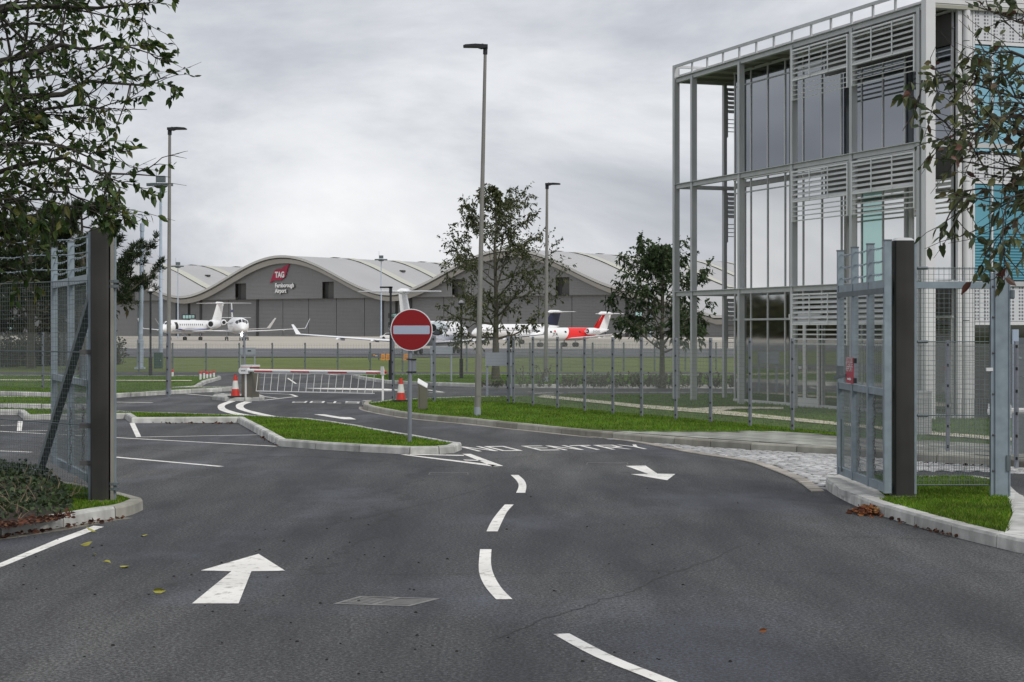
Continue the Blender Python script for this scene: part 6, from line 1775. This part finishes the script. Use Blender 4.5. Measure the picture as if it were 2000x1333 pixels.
# pine and broad-leaved trees at far left, behind the gate
def pine(label, base, h, clear, tiers, seed, reach):
    T = Tree(seed); r = T.r; b = Vector(base)
    t = thing('pine_tree', label, 'tree', base)
    tp = [b + Vector((r.gauss(0, .06), 0, h * i / 8 - .05)) for i in range(9)]
    obj('trunk', MB().tube(tp, [.26 * (1 - .85 * i / 8) for i in range(9)], 9), 'bark', t, smooth=True)
    for k in range(tiers):
        f = clear + (1 - clear) * (k + r.random()) / tiers
        p = b + Vector((0, 0, h * f)); az = k * 2.4 + r.uniform(-.5, .5); up = r.uniform(-.05, .35)
        L = reach * (1.1 - .75 * (f - clear) / (1 - clear)) * r.uniform(.7, 1.15)
        pts, dirs, rs = T.branch(p, (math.cos(az) * math.cos(up), math.sin(az) * math.cos(up), math.sin(up)), L, .05, 7, .13, .03)
        for j in range(17):
            i2 = r.randrange(2, 7); pt2, dr2, _ = T.branch(pts[i2].lerp(pts[i2 + 1], r.random()), T.jit(dirs[i2], .6) + Vector((0, 0, .25)), L * r.uniform(.14, .3), .014, 4, .2, .06)
            for m_ in range(7):
                i3 = r.randrange(1, 4); c = pt2[i3].lerp(pt2[i3 + 1], r.random())
                for q in range(13):
                    T.lp.append(tuple(c + Vector((r.gauss(0, .05), r.gauss(0, .05), r.gauss(0, .04))))); T.ld.append((r.gauss(0, .6), r.gauss(0, .6), r.gauss(.5, .5)))
    T.build(t, 'needle', .23, .17, .0, detail=False, leafname='needles')
dp = 95.0
pine('dark pine with layered boughs reaching past the left gate post', (P(160, dp), dp, -.1), Z(400, dp), .34, 30, 61, 4.1)
pine('second dark pine half hidden by the left gate leaf', (P(60, dp + 6), dp + 6, -.1), Z(420, dp + 6), .3, 28, 62, 3.9)
def envb(f): return 3.4 * math.sin(math.pi * min(.97, .16 + .8 * f)) ** .7
for (px, dd, top, sd_, lab) in ((-60, 105, 470, 71, 'broad brownish-green tree at the left edge beyond the mesh fence'), (60, 112, 500, 72, 'rounded olive tree beyond the mesh fence, left of the gate leaf'), (150, 118, 505, 73, 'olive tree beyond the mesh fence, behind the left gate leaf')):
    upright_tree(lab, (P(px, dd), dd, -.1), Z(top, dd), envb, sd_, 26, 'leaf_far', .29, .2, clear=.12, sub=6, twig=5, lv=7, updeg=26)

for (a, b, dd, hh, sd_, lab) in ((-160, 30, 104, 2.2, 81, 'tall scrub at the left edge beyond the mesh fence'), (20, 130, 108, 1.9, 82, 'brown-green scrub beyond the mesh fence under the rounded olive tree'), (120, 235, 112, 1.7, 83, 'low scrub beyond the fence behind the left gate post')):
    T = Tree(sd_); r = T.r
    t = thing('scrub', lab, 'shrub', (P((a + b) / 2, dd), dd, -.1))
    for k in range(120):
        p = Vector((r.uniform(P(a, dd), P(b, dd)), dd + r.uniform(-1, 1), -.1))
        pts_, dirs_, _ = T.branch(p, (r.gauss(0, .3), r.gauss(0, .3), 1), hh * r.uniform(.5, 1.15), .02, 4, .2, .02)
        T.leaves(pts_, dirs_, 34, .9)
    T.lp = [tuple(Vector(q) + Vector((r.gauss(0, .18), r.gauss(0, .18), r.gauss(0, .15)))) for q in T.lp]
    T.build(t, 'leaf_far', .19, .6, .2, detail=False, bark='twig')

# a wooded ridge far to the left, seen mirrored in the ground-floor glass
T = Tree(90); r = T.r
for k in range(4200):
    f = r.random(); x = -300 - 420 * f + r.gauss(0, 12); y = 330 + 260 * f + r.gauss(0, 14)
    T.lp.append((x, y, r.random() ** .7 * (7.6 + 2.6 * math.sin(f * 23) + 1.6 * math.sin(f * 61)))); T.ld.append((r.gauss(0, 1), r.gauss(0, 1), r.gauss(0, .6)))
obj('distant_wood', leaf_cloud(np.array(T.lp), np.array(T.ld), 4.2, .9, .3, detail=False), 'leaf_far', kind='stuff', label='dark distant wood mirrored in the ground-floor glass', cat='wood')

# ivy mound on the left gate island
ivp = [G(-120, 1040, .115), G(0, 1030, .115), G(60, 1020, .115), G(112, 1011, .115), G(140, 1003, .115), G(138, 985, .115), G(112, 958, .115), G(60, 945, .115), G(-120, 915, .115)]
iv = thing('ivy_shrub', 'low dark ivy mound with dry stems beside the left gate post', 'shrub', (*G(60, 1000, .115), .1))
cxy = np.array(ivp).mean(0)
def ivh(x, y):
    u = (x - G(140, 990, .115)[0]) / 1.6
    return .06 + .17 * max(0.0, min(1.0, -u * 1.6)) ** .6
mb = MB(); rings = [(1.0, 0.0), (.9, .55), (.7, .85), (.4, 1.0), (.02, 1.05)]
n = 40; ip = []
per = [0.0]
for i in range(len(ivp)): per.append(per[-1] + math.dist(ivp[i], ivp[(i + 1) % len(ivp)]))
for k in range(n):
    s = per[-1] * k / n
    i = max(j for j in range(len(ivp)) if per[j] <= s); f = (s - per[i]) / (per[i + 1] - per[i])
    a, b = ivp[i], ivp[(i + 1) % len(ivp)]; ip.append((a[0] + (b[0] - a[0]) * f, a[1] + (b[1] - a[1]) * f))
for (f, hz) in rings:
    for (x, y) in ip:
        xx, yy = cxy[0] + (x - cxy[0]) * f, cxy[1] + (y - cxy[1]) * f
        mb.v.append((xx, yy, .10 + ivh(xx, yy) * hz * .85 + rng.uniform(-.02, .02)))
mb.f = [(i * n + k, i * n + (k + 1) % n, (i + 1) * n + (k + 1) % n, (i + 1) * n + k) for i in range(len(rings) - 1) for k in range(n)]
obj('mound', mb, 'soil', iv, smooth=True)
lp, ldr = [], []
while len(lp) < 5200:
    x = rng.uniform(-7.2, -4.2); y = rng.uniform(17.0, 23.0)
    if not in_poly(np.array([x]), np.array([y]), ivp)[0]: continue
    e0, e1 = Vector(ivp[1]), Vector(ivp[3]); en_ = (e1 - e0).normalized(); dist_ = abs((x - e0.x) * en_.y - (y - e0.y) * en_.x)
    if dist_ < rng.uniform(.05, .42): continue
    h_ = ivh(x, y); z = .12 + h_ * rng.uniform(.25, 1.12)
    front = rng.random()
    if z < .12 + h_ * .5 and rng.random() < .85: continue
    lp.append((x, y, z)); ldr.append((rng.gauss(0, .6), rng.gauss(-.5, .6), rng.gauss(-.2, .5)))
obj('ivy_leaves', leaf_cloud(np.array(lp), np.array(ldr), .046, .9, .2, fold=.15), 'ivy', iv, kind='stuff')
mb = MB()
for k in range(120):
    x = rng.uniform(-6.2, -4.6); y = rng.uniform(17.6, 20.6)
    if not in_poly(np.array([x]), np.array([y]), ivp)[0]: continue
    p = Vector((x, y, .12)); pts = [p]
    for q in range(4): pts.append(pts[-1] + Vector((rng.gauss(0, .05), rng.gauss(-.02, .04), rng.uniform(.01, .10))))
    mb.tube(pts, [.005, .004, .004, .003, .002], 4, cap=False)
obj('dry_stems', mb, 'stem', iv, kind='stuff')

# fallen leaves and grit
def litter(name, label, cat, pts, size, m, wid=.6):
    P_ = np.array(pts); n = len(P_)
    D_ = np.stack([nrng.normal(0, 1, n), nrng.normal(0, 1, n), nrng.normal(.12, .12, n)], 1)
    return obj(name, leaf_cloud(P_, D_, size, wid, .0, fold=.5), m, kind='stuff', label=label, cat=cat)
pts = []
for k in range(420):
    a = rng.gauss(0, .42); b = rng.gauss(0, .30)
    px, py = 1696 + a * 30, 1004 + b * 7.5 + a * 1.5
    x, y = G(px, py); pts.append((x, y, .008 + .07 * max(0, 1 - (a * a + b * b)) * rng.random()))
litter('leaf_pile', 'small heap of orange-brown fallen leaves against the right kerb', 'leaves', pts, .055, 'deadleaf')
pts = []
for k in range(260):
    f = rng.random(); px = f * 140; py = 1031 - f * 22 + rng.gauss(0, 2.5)
    x, y = G(px, py, .12); pts.append((x, y, .122 + rng.uniform(0, .03)))
for k in range(90):
    f = rng.random(); px = f * 250 - 10; py = 1052 - f * 40 + rng.uniform(0, 5); x, y = G(px, py); pts.append((x, y, .012 + rng.uniform(0, .012)))
litter('leaf_litter', 'red-brown leaf litter along the ivy mound and left kerb', 'leaves', pts, .05, 'litter')
pts = []
for (x0, y0, x1, y1, n_) in ((224, 817, 246, 817, 14), (300, 827, 460, 827, 40), (480, 838, 540, 872, 14), (1790, 905, 1930, 912, 26), (1730, 1013, 1870, 1053, 22)):
    for k in range(n_):
        f = rng.random(); x, y = G(x0 + (x1 - x0) * f, y0 + (y1 - y0) * f + rng.uniform(.3, 1.6)); pts.append((x, y, .01 + rng.uniform(0, .012)))
litter('gutter_leaves', 'brown leaves caught along the foot of the island kerbs', 'leaves', pts, .06, 'litter')
yl = [(188, 1041, 'yellow fallen leaf beside the end of the left edge line'), (157, 1067, 'small pale leaf on the tarmac below the left edge line'), (185, 1084.5, 'curled yellow-green leaf left of the pair of fallen leaves'), (217, 1103.5, 'smaller of the two fallen leaves lying close together'), (233, 1109, 'larger of the two fallen leaves lying close together'), (298, 1158, 'folded yellow-green leaf left of the tail of the big arrow'), (277, 1049, 'tiny brown leaf on the tarmac right of the left kerb')]
for i, (px, py, lab) in enumerate(yl):
    x, y = G(px, py)
    v, f = leaf_cloud(np.array([(x, y, .014)]), np.array([(rng.gauss(0, 1), rng.gauss(0, .5), .12)]), .085 if i != 6 else .05, .45, .05, fold=.9)
    obj('fallen_leaf', (v, f), 'yellowleaf', label=lab, cat='leaf', group='single fallen leaves on the road')
x, y = G(1482, 1236); v, f = leaf_cloud(np.array([(x, y, .012)]), np.array([(1, .2, .1)]), .05, .6, .05, fold=.6)
obj('fallen_leaf', (v, f), 'deadleaf', label='tiny orange leaf alone on the tarmac at lower right', cat='leaf', group='single fallen leaves on the road')
mb = MB()
for k in range(95):
    if rng.random() < .65: px, py = rng.uniform(40, 900), rng.uniform(1010, 1290)
    else: px, py = rng.uniform(600, 1500), rng.uniform(900, 1320)
    x, y = G(px, py); s = rng.uniform(.004, .010)
    mb.hexa([(x - s * 1.4, y - s, .0), (x + s * 1.4, y - s, .0), (x + s * 1.2, y + s, .0), (x - s, y + s, .0), (x - s * .8, y - s * .5, s), (x + s * .6, y - s * .6, s * .9), (x + s * .7, y + s * .5, s), (x - s * .6, y + s * .6, s * .8)])
obj('road_grit', mb, 'grit', kind='stuff', label='scattered dark grit and cones on the tarmac', cat='grit')
